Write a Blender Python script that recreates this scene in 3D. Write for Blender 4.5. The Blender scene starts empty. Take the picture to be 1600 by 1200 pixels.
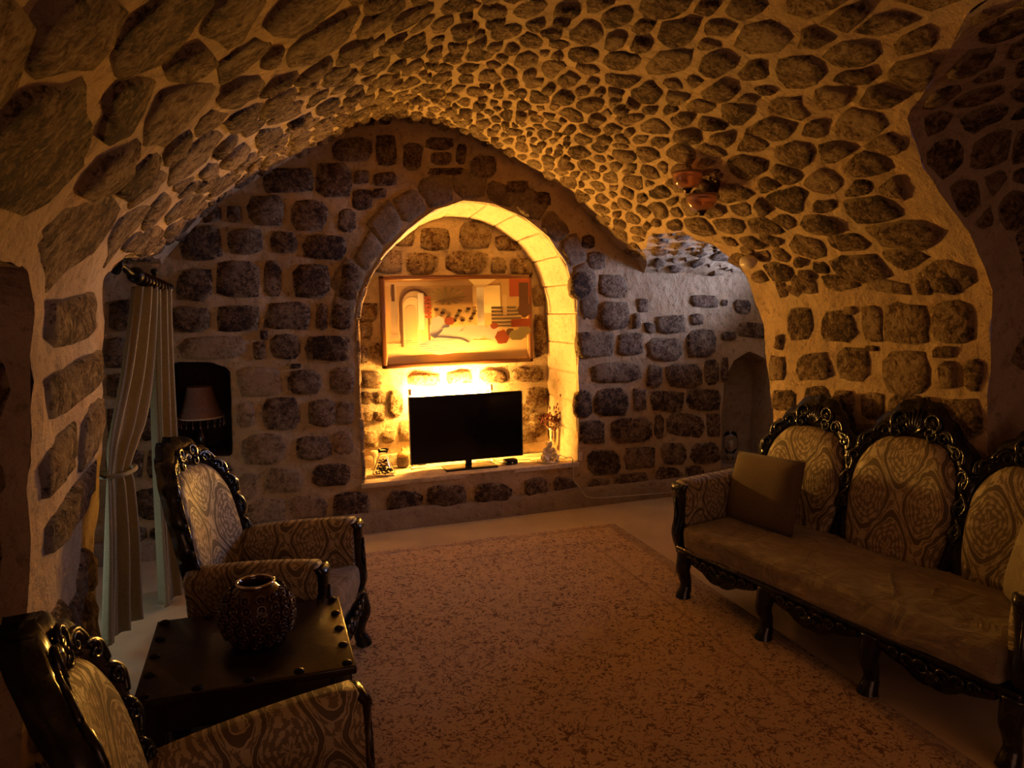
import bpy, bmesh, math, random
from mathutils import Vector, Matrix, noise
random.seed(7)
R = random.Random(11)
PI = math.pi
C = bpy.context.scene.collection
sc = bpy.context.scene

# ------------------------------------------------------------------ camera, world, light, exposure
EYE = 1.75
FOC = 1180.0
YAW, PITCH, ROLL = math.radians(-19.7), math.radians(-7.0), math.radians(1.0)
fw = Vector((-math.sin(YAW)*math.cos(PITCH), math.cos(YAW)*math.cos(PITCH), math.sin(PITCH)))
r0 = Vector((math.cos(YAW), math.sin(YAW), 0)); u0 = r0.cross(fw)
rt = r0*math.cos(ROLL) - u0*math.sin(ROLL); up = u0*math.cos(ROLL) + r0*math.sin(ROLL)
CAM = Vector((0, 0, EYE))
cd = bpy.data.cameras.new('camera'); cam = bpy.data.objects.new('camera', cd); C.objects.link(cam)
cd.sensor_width = 36; cd.lens = FOC/1600*36; cd.clip_start = .02
m3 = Matrix((rt, up, -fw)).transposed(); cam.matrix_world = Matrix.Translation(CAM) @ m3.to_4x4()
sc.camera = cam

w = bpy.data.worlds.new('world'); sc.world = w; w.use_nodes = True
w.node_tree.nodes['Background'].inputs[0].default_value = (.30, .12, .12, 1)
w.node_tree.nodes['Background'].inputs[1].default_value = .10

def area(name, loc, rot, sx, sy, power, col):
    l = bpy.data.lights.new(name, 'AREA'); l.shape = 'RECTANGLE'; l.size = sx; l.size_y = sy
    l.energy = power; l.color = col
    o = bpy.data.objects.new(name, l); o.location = loc; o.rotation_euler = rot; C.objects.link(o); return o
# daylight at the two alcove windows, added dim warm fill light behind the camera
area('daylight_left', (-1.42, 4.12, .55), (0, -PI/2, 0), .55, .8, 2.2, (.85, 1.0, .92))
dr = area('daylight_right', (4.55, 4.8, 1.75), (0, math.radians(108), 0), .5, .7, 20.0, (.58, .63, 1.0)); dr.data.spread = math.radians(110)
area('fill_behind_camera', (1.4, -2.4, 1.6), (math.radians(90), 0, 0), 3.0, 2.2, 13, (1.0, .45, .25))
LAMP_COL = (1.0, .46, .075); LAMP_W = 800.0
sc.view_settings.view_transform = 'Standard'; sc.view_settings.look = 'None'
sc.view_settings.exposure = 0.33; sc.view_settings.gamma = 1.0; sc.view_settings.use_curve_mapping = False
sc.cycles.max_bounces = 14; sc.cycles.diffuse_bounces = 12
sc.cycles.sample_clamp_indirect = 60.0

def ray(x, y): return fw + rt*((x-800)/FOC) - up*((y-600)/FOC)
def on(x, y, ax, v):
    d = ray(x, y); return CAM + d*((v-CAM[ax])/d[ax])
def onpl(x, y, p0, n):
    d = ray(x, y); return CAM + d*((p0-CAM).dot(n)/d.dot(n))
def proj(p):
    d = Vector(p)-CAM; z = d.dot(fw)
    if z < .05: return None
    return 800+FOC*d.dot(rt)/z, 600-FOC*d.dot(up)/z, z

# ------------------------------------------------------------------ materials
def mat(name, col=(.5, .5, .5), rough=.6, metal=0, coat=0, trans=0, ior=1.45, emit=None, es=0, sheen=0):
    m = bpy.data.materials.new(name); m.use_nodes = True; b = m.node_tree.nodes['Principled BSDF']
    b.inputs['Base Color'].default_value = (*col, 1); b.inputs['Roughness'].default_value = rough
    b.inputs['Metallic'].default_value = metal; b.inputs['Coat Weight'].default_value = coat
    b.inputs['Transmission Weight'].default_value = trans; b.inputs['IOR'].default_value = ior
    b.inputs['Sheen Weight'].default_value = sheen
    if emit: b.inputs['Emission Color'].default_value = (*emit, 1); b.inputs['Emission Strength'].default_value = es
    return m
class NT:
    def __init__(s, m): s.t = m.node_tree; s.b = s.t.nodes['Principled BSDF']
    def n(s, typ, **k):
        n = s.t.nodes.new(typ)
        for a, v in k.items(): setattr(n, a, v)
        return n
    def l(s, a, b): s.t.links.new(a, b)
    def set(s, inp, v):
        if hasattr(v, 'is_output') or hasattr(v, 'links'): s.l(v, inp)
        else: inp.default_value = v
    def math(s, op, a, b=None, c=None, clamp=False):
        n = s.n('ShaderNodeMath', operation=op); n.use_clamp = clamp
        s.set(n.inputs[0], a)
        if b is not None: s.set(n.inputs[1], b)
        if c is not None: s.set(n.inputs[2], c)
        return n.outputs[0]
    def noise(s, vec, scale, detail=4, rough=.6, dist=0):
        n = s.n('ShaderNodeTexNoise'); n.inputs['Scale'].default_value = scale; n.inputs['Detail'].default_value = detail
        n.inputs['Roughness'].default_value = rough; n.inputs['Distortion'].default_value = dist
        if vec is not None: s.l(vec, n.inputs['Vector'])
        return n
    def vor(s, vec, scale, feature='F1'):
        n = s.n('ShaderNodeTexVoronoi', feature=feature); n.inputs['Scale'].default_value = scale
        s.l(vec, n.inputs['Vector']); return n
    def ramp(s, fac, stops):
        n = s.n('ShaderNodeValToRGB'); cr = n.color_ramp
        while len(cr.elements) < len(stops): cr.elements.new(.5)
        for e, (p, c) in zip(cr.elements, stops):
            e.position = p; e.color = (*c, 1) if len(c) == 3 else c
        s.set(n.inputs[0], fac); return n.outputs[0]
    def mix(s, f, a, b, mode='MIX'):
        n = s.n('ShaderNodeMix', data_type='RGBA', blend_type=mode)
        s.set(n.inputs[0], f); s.set(n.inputs[6], a if not isinstance(a, tuple) else (*a, 1)); s.set(n.inputs[7], b if not isinstance(b, tuple) else (*b, 1))
        return n.outputs[2]
    def bump(s, h, dist, strength=1.0, prev=None):
        n = s.n('ShaderNodeBump'); n.inputs['Strength'].default_value = strength; n.inputs['Distance'].default_value = dist
        s.l(h, n.inputs['Height'])
        if prev is not None: s.l(prev, n.inputs['Normal'])
        return n.outputs[0]
    def pos(s): return s.n('ShaderNodeNewGeometry').outputs['Position']
    def obj(s): return s.n('ShaderNodeTexCoord').outputs['Object']
    def color(s, c): s.l(c, s.b.inputs['Base Color'])
    def normal(s, c): s.l(c, s.b.inputs['Normal'])

def mortar_mat(name, a, b, c):
    m = mat(name, a, .95); t = NT(m); p = t.pos()
    n1 = t.noise(p, 3.2, 5, .6); n2 = t.noise(p, 22, 6, .7); n3 = t.noise(p, 90, 3, .6)
    col = t.ramp(n1.outputs[0], [(.3, b), (.55, a), (.75, c)])
    dk = t.ramp(n2.outputs[0], [(.30, (.52, .48, .44)), (.46, (1, 1, 1))])
    t.color(t.mix(1.0, col, dk, 'MULTIPLY'))
    v = t.vor(p, 11).outputs[0]
    nb = t.bump(v, .03, .45); nb = t.bump(n2.outputs[0], .03, .8, nb); t.normal(t.bump(n3.outputs[0], .004, .5, nb))
    return m
MORTAR = mortar_mat('lime_mortar', (.56, .42, .25), (.46, .33, .19), (.62, .49, .31))
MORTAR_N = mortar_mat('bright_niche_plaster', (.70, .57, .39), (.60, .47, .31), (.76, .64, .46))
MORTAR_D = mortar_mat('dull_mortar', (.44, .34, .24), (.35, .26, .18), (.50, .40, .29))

def stone_mat(name, dark, mid, light, bs=1.0, shift=0.0, smear=(.50, .37, .22), sm=1.0):
    m = mat(name, mid, .9); t = NT(m); p = t.pos()
    oi = t.n('ShaderNodeObjectInfo').outputs['Random']
    n1 = t.noise(p, 10, 9, .70, .5); n2 = t.noise(p, 30, 7, .72, .9); n0 = t.noise(p, 3.0, 3, .5); n3 = t.noise(p, 75, 4, .7, .3)
    def c(n, k): return t.math('MULTIPLY', t.math('SUBTRACT', n.outputs[0], .5), k)
    f = t.math('ADD', t.math('ADD', c(n1, 1.25), c(n2, 1.35)), t.math('ADD', c(n0, .40), c(n3, .55)))
    f = t.math('ADD', f, t.math('MULTIPLY_ADD', oi, .16, .42+shift))
    col = t.ramp(f, [(.30, dark), (.50, mid), (.72, light)])
    # mortar smeared over the stone's rim
    at = t.n('ShaderNodeAttribute'); at.attribute_name = 'rim'
    rm = t.math('ADD', at.outputs['Fac'], t.math('ADD', c(n1, 2.0), c(n2, 1.5)))
    rm = t.math('MULTIPLY', t.math('MULTIPLY_ADD', rm, 4.0, -1.75, True), sm)
    t.color(t.mix(rm, col, smear))
    r = t.math('ABSOLUTE', t.math('SUBTRACT', n1.outputs[0], .5))
    h = t.math('ADD', t.math('ADD', t.math('MULTIPLY', n1.outputs[0], .07*bs), t.math('MULTIPLY', r, .10*bs)), t.math('ADD', t.math('MULTIPLY', n2.outputs[0], .045*bs), t.math('MULTIPLY', n3.outputs[0], .012*bs)))
    t.normal(t.bump(h, 1.0, 1.0))
    return m
STONE = stone_mat('rough_dark_limestone', (.05, .024, .012), (.24, .14, .075), (.52, .38, .24))
STONE_V = stone_mat('weathered_vault_rubble', (.045, .022, .011), (.27, .165, .085), (.58, .43, .27), 1.0)
STONE_L = stone_mat('pale_dressed_stone', (.16, .095, .05), (.34, .235, .14), (.44, .33, .21), .25, .05, (.48, .36, .22), .6)
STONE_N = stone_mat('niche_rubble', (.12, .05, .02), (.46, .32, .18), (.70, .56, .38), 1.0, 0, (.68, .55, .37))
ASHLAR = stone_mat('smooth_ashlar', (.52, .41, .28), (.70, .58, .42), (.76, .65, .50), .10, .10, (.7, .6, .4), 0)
VOUSS = stone_mat('brown_arch_stone', (.17, .115, .07), (.29, .21, .13), (.38, .29, .185), .3, .0, (.4, .3, .18), .5)

def simple_bump(name, col, rough, scale, dist, var=.25, **k):
    m = mat(name, col, rough, **k); t = NT(m); p = t.obj()
    n = t.noise(p, scale, 5, .6)
    c2 = tuple(x*(1-var) for x in col)
    t.color(t.ramp(n.outputs[0], [(.35, c2), (.65, col)])); t.normal(t.bump(n.outputs[0], dist, .7)); return m
BLACK = mat('black_lacquered_wood', (.006, .0045, .0045), .26, coat=.35)
t = NT(BLACK); nn = t.noise(t.obj(), 30, 4); t.l(t.math('MULTIPLY_ADD', nn.outputs[0], .2, .18), t.b.inputs['Roughness'])
TABLEWOOD = simple_bump('dark_stained_table_wood', (.022, .010, .008), .30, 22, .002, .4, coat=.15)
FLOOR = mat('worn_stone_floor', (.5, .4, .28), .42); t = NT(FLOOR); p = t.pos()
a = t.noise(p, 2.2, 5, .6); b = t.noise(p, 30, 4, .6)
t.color(t.ramp(a.outputs[0], [(.3, (.50, .41, .28)), (.6, (.62, .52, .37)), (.8, (.68, .58, .43))])); t.normal(t.bump(b.outputs[0], .003, .5, t.bump(a.outputs[0], .02, .4)))
PLINTH = mortar_mat('plaster_plinth', (.40, .32, .23), (.33, .26, .18), (.46, .38, .28))

def damask(name, ax1, ax2, ground, figure, sc_=1.0):
    m = mat(name, ground, .62, sheen=.0); t = NT(m)
    sp = t.n('ShaderNodeSeparateXYZ'); t.l(t.obj(), sp.inputs[0])
    dn = t.noise(t.obj(), 16, 2, .5)
    dd = t.math('MULTIPLY', t.math('SUBTRACT', dn.outputs[0], .5), .035)
    u = t.math('ADD', sp.outputs[ax1], dd); v = t.math('SUBTRACT', sp.outputs[ax2], dd)
    ku, kv = 2*PI/(.30*sc_), 2*PI/(.46*sc_)
    cu = t.math('COSINE', t.math('MULTIPLY', u, ku)); cv = t.math('COSINE', t.math('MULTIPLY', v, kv))
    f = t.math('ADD', cu, t.math('MULTIPLY', cv, 1.0))          # ogee field
    # broad ribbon around each medallion
    rib = t.math('LESS_THAN', t.math('ABSOLUTE', t.math('SUBTRACT', t.math('ABSOLUTE', f), .42)), .17)
    hu, hv = t.math('MULTIPLY', u, ku/2), t.math('MULTIPLY', v, kv/2)
    pos_ = t.math('GREATER_THAN', f, 0.0)
    def sel(x): return t.math('ADD', t.math('MULTIPLY', t.math('SINE', x), pos_), t.math('MULTIPLY', t.math('COSINE', x), t.math('SUBTRACT', 1.0, pos_)))
    th = t.math('ARCTAN2', sel(hv), sel(hu)); af = t.math('ABSOLUTE', f)
    leaf = t.noise(t.obj(), 60/sc_, 3, .55, 1.6)
    wob = t.math('MULTIPLY', t.math('SINE', t.math('MULTIPLY', th, 4.0)), 1.6)
    ringp = t.math('SINE', t.math('ADD', t.math('MULTIPLY', af, 17.0), wob))
    pet = t.math('MULTIPLY', t.math('SINE', t.math('MULTIPLY', th, 12.0)), .75)
    val = t.math('ADD', t.math('ADD', ringp, pet), t.math('MULTIPLY', t.math('SUBTRACT', leaf.outputs[0], .5), 5.0))
    fig = t.math('GREATER_THAN', val, .30)
    fig = t.math('MULTIPLY', fig, t.math('SUBTRACT', 1.0, rib))
    edge = t.math('LESS_THAN', t.math('ABSOLUTE', t.math('SUBTRACT', t.math('ABSOLUTE', t.math('SUBTRACT', t.math('ABSOLUTE', f), .42)), .20)), .035)
    fig = t.math('MAXIMUM', fig, edge)
    plain = t.math('MULTIPLY', rib, .0)
    base = t.mix(rib, ground, tuple(x*.62 for x in ground))
    t.color(t.mix(fig, base, figure))
    rg = t.math('MULTIPLY_ADD', fig, -.16, .70); t.l(rg, t.b.inputs['Roughness'])
    t.normal(t.bump(fig, .0025, .6))
    return m
GR, FG = (.20, .15, .09), (.47, .39, .26)
DAM_B = damask('damask_gold_back', 1, 2, GR, FG)
DAM_A = damask('damask_gold_arm', 0, 2, GR, FG, .8)
VELVET = mat('olive_gold_velvet', (.26, .17, .085), .75, sheen=.25); t = NT(VELVET)
mp = t.n('ShaderNodeMapping'); mp.inputs['Scale'].default_value = (1, .45, 1); t.l(t.obj(), mp.inputs[0])
a = t.noise(mp.outputs[0], 16, 6, .7, 1.0); b = t.noise(t.obj(), 5, 3, .5, 1.6)
t.color(t.ramp(a.outputs[0], [(.32, (.17, .135, .085)), (.55, (.27, .22, .14)), (.72, (.46, .38, .26))])); t.normal(t.bump(b.outputs[0], .035, .8, t.bump(a.outputs[0], .006, .5)))
PIL = simple_bump('brown_linen_cushion', (.15, .105, .065), .9, 160, .001, .3, sheen=.1)
LINEN = mat('linen_curtain', (.34, .30, .19), .9); t = NT(LINEN)
wv = t.noise(t.obj(), 180, 2); t.color(t.ramp(wv.outputs[0], [(.35, (.25, .215, .13)), (.65, (.36, .31, .195))])); t.normal(t.bump(wv.outputs[0], .001, .5))
t.b.inputs['Subsurface Weight'].default_value = 0
IRON = simple_bump('black_iron', (.012, .009, .007), .38, 40, .002, .3, metal=.6)
BRONZE = mat('dark_bronze', (.05, .025, .012), .35, metal=.8)
RUG = mat('persian_rug', (.5, .35, .2), .95, sheen=.2); t = NT(RUG); o_ = t.obj(); sp = t.n('ShaderNodeSeparateXYZ'); t.l(o_, sp.inputs[0])
n1 = t.noise(o_, 9, 3, .5, 1.2); n2 = t.noise(o_, 25, 3, .55, 2.4); v1 = t.vor(o_, 8.5); v2 = t.vor(o_, 21)
fl = t.math('LESS_THAN', t.math('ABSOLUTE', t.math('SUBTRACT', t.math('MULTIPLY_ADD', n2.outputs[0], .35, v1.outputs[0]), .50)), .045)
fl1 = t.math('LESS_THAN', t.math('MULTIPLY_ADD', n2.outputs[0], .30, v1.outputs[0]), .26)
vine = t.math('LESS_THAN', t.math('ABSOLUTE', t.math('SUBTRACT', n1.outputs[0], .5)), .010)
lv = t.math('GREATER_THAN', n2.outputs[0], .575)
n4 = t.noise(o_, 34, 2, .5, 1.5)
lv = t.math('GREATER_THAN', t.math('ADD', n2.outputs[0], t.math('MULTIPLY', t.math('SUBTRACT', n4.outputs[0], .5), .8)), .60)
msk = t.math('MAXIMUM', t.math('MAXIMUM', lv, vine), t.math('MULTIPLY', fl1, t.math('GREATER_THAN', n4.outputs[0], .44)))
wear = t.noise(o_, 2.3, 6, .65); fine = t.noise(o_, 120, 3, .6)
msk = t.math('MULTIPLY', msk, t.math('MULTIPLY_ADD', wear.outputs[0], 2.0, -.05, True))
ex = t.math('SUBTRACT', 1.375, t.math('ABSOLUTE', sp.outputs[0])); ey = t.math('SUBTRACT', 2.35, t.math('ABSOLUTE', sp.outputs[1]))
ed = t.math('MINIMUM', ex, ey)
bl = t.math('MAXIMUM', t.math('LESS_THAN', t.math('ABSOLUTE', t.math('SUBTRACT', ed, .07)), .008), t.math('LESS_THAN', t.math('ABSOLUTE', t.math('SUBTRACT', ed, .34)), .009))
bl = t.math('MAXIMUM', bl, t.math('MULTIPLY', t.math('LESS_THAN', t.math('ABSOLUTE', t.math('SUBTRACT', ed, .045)), .014), t.math('GREATER_THAN', v2.outputs[0], .33)))
msk = t.math('MAXIMUM', msk, t.math('MULTIPLY', bl, .4))
inn = t.math('GREATER_THAN', ed, .34)
gcol = t.mix(t.math('MULTIPLY', inn, .35), (.66, .49, .30), (.58, .41, .235))
gcol = t.mix(t.math('MULTIPLY', fine.outputs[0], .3), gcol, (.36, .22, .12))
t.color(t.mix(t.math('MULTIPLY', msk, .92), gcol, (.12, .045, .018))); t.normal(t.bump(fine.outputs[0], .006, .8))
GLASS = mat('clear_glass', (1, 1, 1), .02, trans=1)
CERAM = mat('dark_glazed_ceramic', (.05, .018, .014), .15, coat=.6)
SILVER = mat('silvered_glass', (.85, .78, .70), .12, metal=1)
WHITE = simple_bump('white_glazed_ornament', (.75, .66, .52), .3, 30, .002, .15)
TVB = mat('black_plastic', (.008, .008, .009), .3); TVS = mat('black_screen_glass', (.004, .004, .005), .12); TVE = mat('silver_bezel_edge', (.6, .58, .55), .3, metal=.8)
FRAMEW = mat('brown_gilt_frame', (.16, .06, .025), .3, coat=.4); GILT = mat('gilt_inner_frame', (.55, .33, .12), .35, metal=.4)
CABLE_W = mat('white_cable', (.6, .55, .45), .5); CABLE_B = mat('black_cable', (.02, .02, .02), .5)
TUBE = mat('glowing_warm_tube', (1, .9, .7), .4, emit=LAMP_COL, es=LAMP_W)
SHADE_M = simple_bump('unlit_fabric_lampshade', (.30, .17, .14), .8, 60, .002, .2)
AMBERG = mat('amber_glass_shade', (.95, .62, .40), .08, trans=.85)
DRIED = simple_bump('dried_flower_heads', (.22, .05, .04), .8, 80, .002, .5); STEM = simple_bump('dried_stems', (.45, .28, .12), .8, 60, .001, .4)
PEB = simple_bump('dark_pebbles', (.10, .06, .045), .5, 50, .002, .6)
def flat(n, c): return mat('paint_'+n, c, .45)

RIMMED = {STONE, STONE_V, STONE_L, STONE_N, VOUSS}
NR = 10
# ------------------------------------------------------------------ mesh helpers
def mesh_obj(name, V, F, m, parent=None, smooth=True, loc=None, mats=None, fm=None):
    me = bpy.data.meshes.new(name)
    if loc is not None: V = [Vector(v)-Vector(loc) for v in V]
    me.from_pydata([tuple(v) for v in V], [], F)
    for mm in (mats or [m]): me.materials.append(mm)
    if fm: me.polygons.foreach_set('material_index', fm)
    if smooth: me.polygons.foreach_set('use_smooth', [True]*len(me.polygons))
    if m in RIMMED:
        at = me.attributes.new('rim', 'FLOAT', 'POINT'); w_ = ([1.0]*NR+[.62]*NR+[.12]*NR+[0.0]); k_ = len(V)//len(w_)
        if k_*len(w_) == len(V): at.data.foreach_set('value', w_*k_)
    me.update()
    o = bpy.data.objects.new(name, me); C.objects.link(o)
    if loc is not None: o.location = loc
    if parent: o.parent = parent
    return o
def fix_normals(o):
    bm = bmesh.new(); bm.from_mesh(o.data); bmesh.ops.recalc_face_normals(bm, faces=bm.faces); bm.to_mesh(o.data); bm.free(); return o
def empty(name, loc=(0, 0, 0), rz=0, label=None, cat=None, group=None):
    o = bpy.data.objects.new(name, None); C.objects.link(o); o.location = loc; o.rotation_euler = (0, 0, rz); o.empty_display_size = .1
    tag(o, label, cat, group); return o
def tag(o, label=None, cat=None, group=None, kind=None):
    if label: o['label'] = label
    if cat: o['category'] = cat
    if group: o['group'] = group
    if kind: o['kind'] = kind
    return o
class G:
    """collects geometry"""
    def __init__(s): s.V = []; s.F = []
    def add(s, V, F): k = len(s.V); s.V += [Vector(v) for v in V]; s.F += [tuple(i+k for i in f) for f in F]; return s
    def tube(s, P, r, n=8, cap=True, sq=None):
        P = [Vector(p) for p in P]; N = len(P); rs = r if isinstance(r, (list, tuple)) else [r]*N
        V = []; F = []; ref = None
        for i, p in enumerate(P):
            d = (P[min(i+1, N-1)]-P[max(i-1, 0)])
            d = d.normalized() if d.length > 1e-9 else Vector((0, 0, 1))
            if ref is None: ref = d.orthogonal().normalized()
            ref = (ref-d*ref.dot(d)); ref = ref.normalized() if ref.length > 1e-6 else d.orthogonal().normalized()
            b = d.cross(ref)
            for k in range(n):
                a = 2*PI*k/n; V.append(p+ref*math.cos(a)*rs[i]+b*math.sin(a)*rs[i])
        for i in range(N-1):
            for k in range(n): F.append((i*n+k, i*n+(k+1) % n, (i+1)*n+(k+1) % n, (i+1)*n+k))
        if cap: F.append(tuple(range(n))[::-1]); F.append(tuple((N-1)*n+k for k in range(n)))
        return s.add(V, F)
    def lathe(s, prof, c=(0, 0, 0), n=24, ax='z'):
        V = []; F = []; c = Vector(c)
        for (r, z) in prof:
            for k in range(n):
                a = 2*PI*k/n; q = (r*math.cos(a), r*math.sin(a), z)
                if ax == 'x': q = (q[2], q[0], q[1])
                if ax == 'y': q = (q[0], q[2], q[1])
                V.append(c+Vector(q))
        for i in range(len(prof)-1):
            for k in range(n): F.append((i*n+k, i*n+(k+1) % n, (i+1)*n+(k+1) % n, (i+1)*n+k))
        F.append(tuple(range(n))[::-1]); F.append(tuple((len(prof)-1)*n+k for k in range(n)))
        return s.add(V, F)
    def box(s, x0, x1, y0, y1, z0, z1, bev=0, seg=2, xf=None):
        bm = bmesh.new(); bmesh.ops.create_cube(bm, size=1)
        for v in bm.verts: v.co = Vector(((x0+x1)/2+v.co.x*(x1-x0), (y0+y1)/2+v.co.y*(y1-y0), (z0+z1)/2+v.co.z*(z1-z0)))
        if bev: bmesh.ops.bevel(bm, geom=bm.edges[:], offset=bev, segments=seg, profile=.5, affect='EDGES')
        bm.verts.index_update(); V = [v.co.copy() for v in bm.verts]; F = [tuple(v.index for v in f.verts) for f in bm.faces]; bm.free()
        if xf: V = [xf(v) for v in V]
        return s.add(V, F)
    def ball(s, c, r, sub=2, sc=(1, 1, 1), jit=0):
        bm = bmesh.new(); bmesh.ops.create_icosphere(bm, subdivisions=sub, radius=1)
        V = []
        for v in bm.verts:
            q = v.co.copy()
            if jit: q *= 1+jit*noise.noise(q*2+Vector(c)*9)
            V.append(Vector(c)+Vector((q.x*r*sc[0], q.y*r*sc[1], q.z*r*sc[2])))
        bm.verts.index_update(); F = [tuple(v.index for v in f.verts) for f in bm.faces]; bm.free()
        return s.add(V, F)
    def out(s, name, m, parent=None, smooth=True, loc=None, autos=None):
        o = mesh_obj(name, s.V, s.F, m, parent, smooth, loc)
        fix_normals(o)
        if autos:
            o.data.polygons.foreach_set('use_smooth', [True]*len(o.data.polygons))
            bm = bmesh.new(); bm.from_mesh(o.data)
            for e in bm.edges:
                if len(e.link_faces) == 2 and e.calc_face_angle(0) > math.radians(autos): e.smooth = False
            bm.to_mesh(o.data); bm.free()
        return o
def catmull(P, n=6, closed=False):
    P = [tuple(p) for p in P]; out = []; N = len(P)
    for i in range(N if closed else N-1):
        g = lambda k: P[k % N] if closed else P[min(max(k, 0), N-1)]
        p0, p1, p2, p3 = g(i-1), g(i), g(i+1), g(i+2)
        for j in range(n):
            t_ = j/n
            out.append(tuple(.5*(2*b+(c-a)*t_+(2*a-5*b+4*c-d)*t_*t_+(3*b-a-3*c+d)*t_**3) for a, b, c, d in zip(p0, p1, p2, p3)))
    if not closed: out.append(P[-1])
    return out

# ------------------------------------------------------------------ room shape
PROF = [(-.68, 0), (-.66, .4), (-.62, .9), (-.57, 1.5), (-.54, 1.8), (-.44, 2.0), (-.18, 2.27), (.08, 2.48), (.29, 2.61), (.51, 2.73), (.73, 2.84), (.98, 2.93),
        (1.26, 2.965), (1.5, 2.92), (1.74, 2.835), (2.02, 2.71), (2.32, 2.56), (2.56, 2.38), (2.83, 2.12), (3.03, 1.95), (3.16, 1.75), (3.2, 1.5), (3.2, .9), (3.2, 0)]
pp = catmull(PROF, 8)
SL = [0.0]
for a, b in zip(pp, pp[1:]): SL.append(SL[-1]+math.hypot(b[0]-a[0], b[1]-a[1]))
STOT = SL[-1]
def prof(s):
    s = min(max(s, 0), STOT-1e-6)
    lo, hi = 0, len(SL)-1
    while hi-lo > 1:
        m_ = (lo+hi)//2
        if SL[m_] <= s: lo = m_
        else: hi = m_
    f = (s-SL[lo])/(SL[hi]-SL[lo]); a, b = pp[lo], pp[hi]
    dx, dz = b[0]-a[0], b[1]-a[1]; L = math.hypot(dx, dz)
    return a[0]+dx*f, a[1]+dz*f, dz/L, -dx/L      # x, z, inward normal x, z
IA = max(range(len(pp)), key=lambda i: pp[i][1]); S_APEX = SL[IA]
def s_at_z(z, right):
    rng = range(IA, len(pp)-1) if right else range(0, IA)
    for i in rng:
        a, b = pp[i], pp[i+1]
        if (a[1]-z)*(b[1]-z) <= 0 and abs(a[1]-b[1]) > 1e-9: return SL[i]+(SL[i+1]-SL[i])*(z-a[1])/(b[1]-a[1])
    return S_APEX
def x_out(z, right):
    x = prof(s_at_z(z, right))[0]; return x
def disp(p, a=1.0):
    p = Vector(p)
    return (noise.noise_vector(p*1.7)*.028+noise.noise_vector(p*5.1+Vector((9, 3, 1)))*.013)*a
def disp_m(p):
    return disp(p)+noise.noise_vector(Vector(p)*13+Vector((1, 7, 4)))*.009
def P_main(s, y):
    x, z, nx, nz = prof(s); p = Vector((x, y, z)); return p, Vector((nx, 0, nz))
YW = 5.45
def rag(poly, step=.12, amp=.018, seed=0, skip=()):
    out = []
    for i in range(len(poly)):
        a = Vector(poly[i]); b = Vector(poly[(i+1) % len(poly)])
        n = max(1, int((b-a).length/step)) if i not in skip else 1
        for k in range(n):
            q = a.lerp(b, k/n)
            j = noise.noise_vector(Vector((q.x*5, q.y*5, seed)))*amp*(1 if i not in skip else 0)
            out.append((q.x+j.x, q.y+j.y))
    return out
LN = rag([(2.1, -.05), (2.2, .2), (2.35, .45), (2.48, .8), (2.55, 1.3), (2.56, 1.72), (2.42, 1.84), (1.9, 1.86), (-3.2, 1.86), (-3.2, -.05)], seed=1, skip=(8, 9))
LF = rag([(3.62, -.05), (3.6, .5), (3.63, 1.0), (3.6, 1.5), (3.64, 1.84), (3.9, 1.93), (4.5, 1.98), (5.6, 1.98), (5.6, -.05)], seed=2, skip=(7, 8))
RN = rag([(2.49, -.05), (2.49, 1.6), (2.47, 2.2), (2.38, 2.42), (1.9, 2.6), (1.0, 2.72), (-3.2, 2.72), (-3.2, -.05)], seed=3, skip=(6, 7))
RF = rag([(3.92, -.05), (3.93, .97), (4.05, 1.35), (4.18, 1.75), (4.26, 2.02), (4.42, 2.15), (4.8, 2.14), (5.2, 2.02), (5.47, 1.86), (5.7, 1.80), (5.7, -.05)], seed=4, skip=(9, 10), amp=.03)
def bbox(poly): xs = [p[0] for p in poly]; ys = [p[1] for p in poly]; return min(xs), max(xs), min(ys), max(ys)
def sdf(poly, x, y, bb=None):
    """signed distance, positive outside"""
    if bb and (x < bb[0]-.15 or x > bb[1]+.15 or y < bb[2]-.15 or y > bb[3]+.15): return .15
    d2 = 1e9; ins = False; n = len(poly); j = n-1
    for i in range(n):
        ax, ay = poly[j]; bx, by = poly[i]
        ex, ey = bx-ax, by-ay; wx, wy = x-ax, y-ay
        L = ex*ex+ey*ey; tt = 0 if L == 0 else max(0, min(1, (wx*ex+wy*ey)/L))
        qx, qy = wx-ex*tt, wy-ey*tt; q = qx*qx+qy*qy
        if q < d2: d2 = q
        if (ay > y) != (by > y) and x < ex*(y-ay)/ey+ax: ins = not ins
        j = i
    d = math.sqrt(d2); return -d if ins else d
def clipped_grid(us, vs, hfun, pfun, m, name, kfun=None):
    """grid over (u,v); keep hfun >= 0, boundary cells cut along the zero line"""
    H = {}; V = []; F = []; vid = {}
    nu, nv = len(us), len(vs)
    for i in range(nu):
        for j in range(nv): H[i, j] = hfun(us[i], vs[j])
    def vert(k, u, v):
        if k not in vid: vid[k] = len(V); V.append(pfun(u, v))
        return vid[k]
    for i in range(nu-1):
        for j in range(nv-1):
            cs = [(i, j), (i+1, j), (i+1, j+1), (i, j+1)]; hs = [H[c] for c in cs]
            if max(hs) < 0: continue
            f = []
            for k in range(4):
                a, b = cs[k], cs[(k+1) % 4]; ha, hb = hs[k], hs[(k+1) % 4]
                if ha >= 0: f.append(vert(a, us[a[0]], vs[a[1]]))
                if (ha >= 0) != (hb >= 0):
                    if ha < hb: a, b, ha, hb = b, a, hb, ha
                    t_ = ha/(ha-hb); f.append(vert((a, b), us[a[0]]+(us[b[0]]-us[a[0]])*t_, vs[a[1]]+(vs[b[1]]-vs[a[1]])*t_))
            if len(f) >= 3: F.append(tuple(f))
    o = mesh_obj(name, V, F, m); return tag(o, kind='structure')
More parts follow.
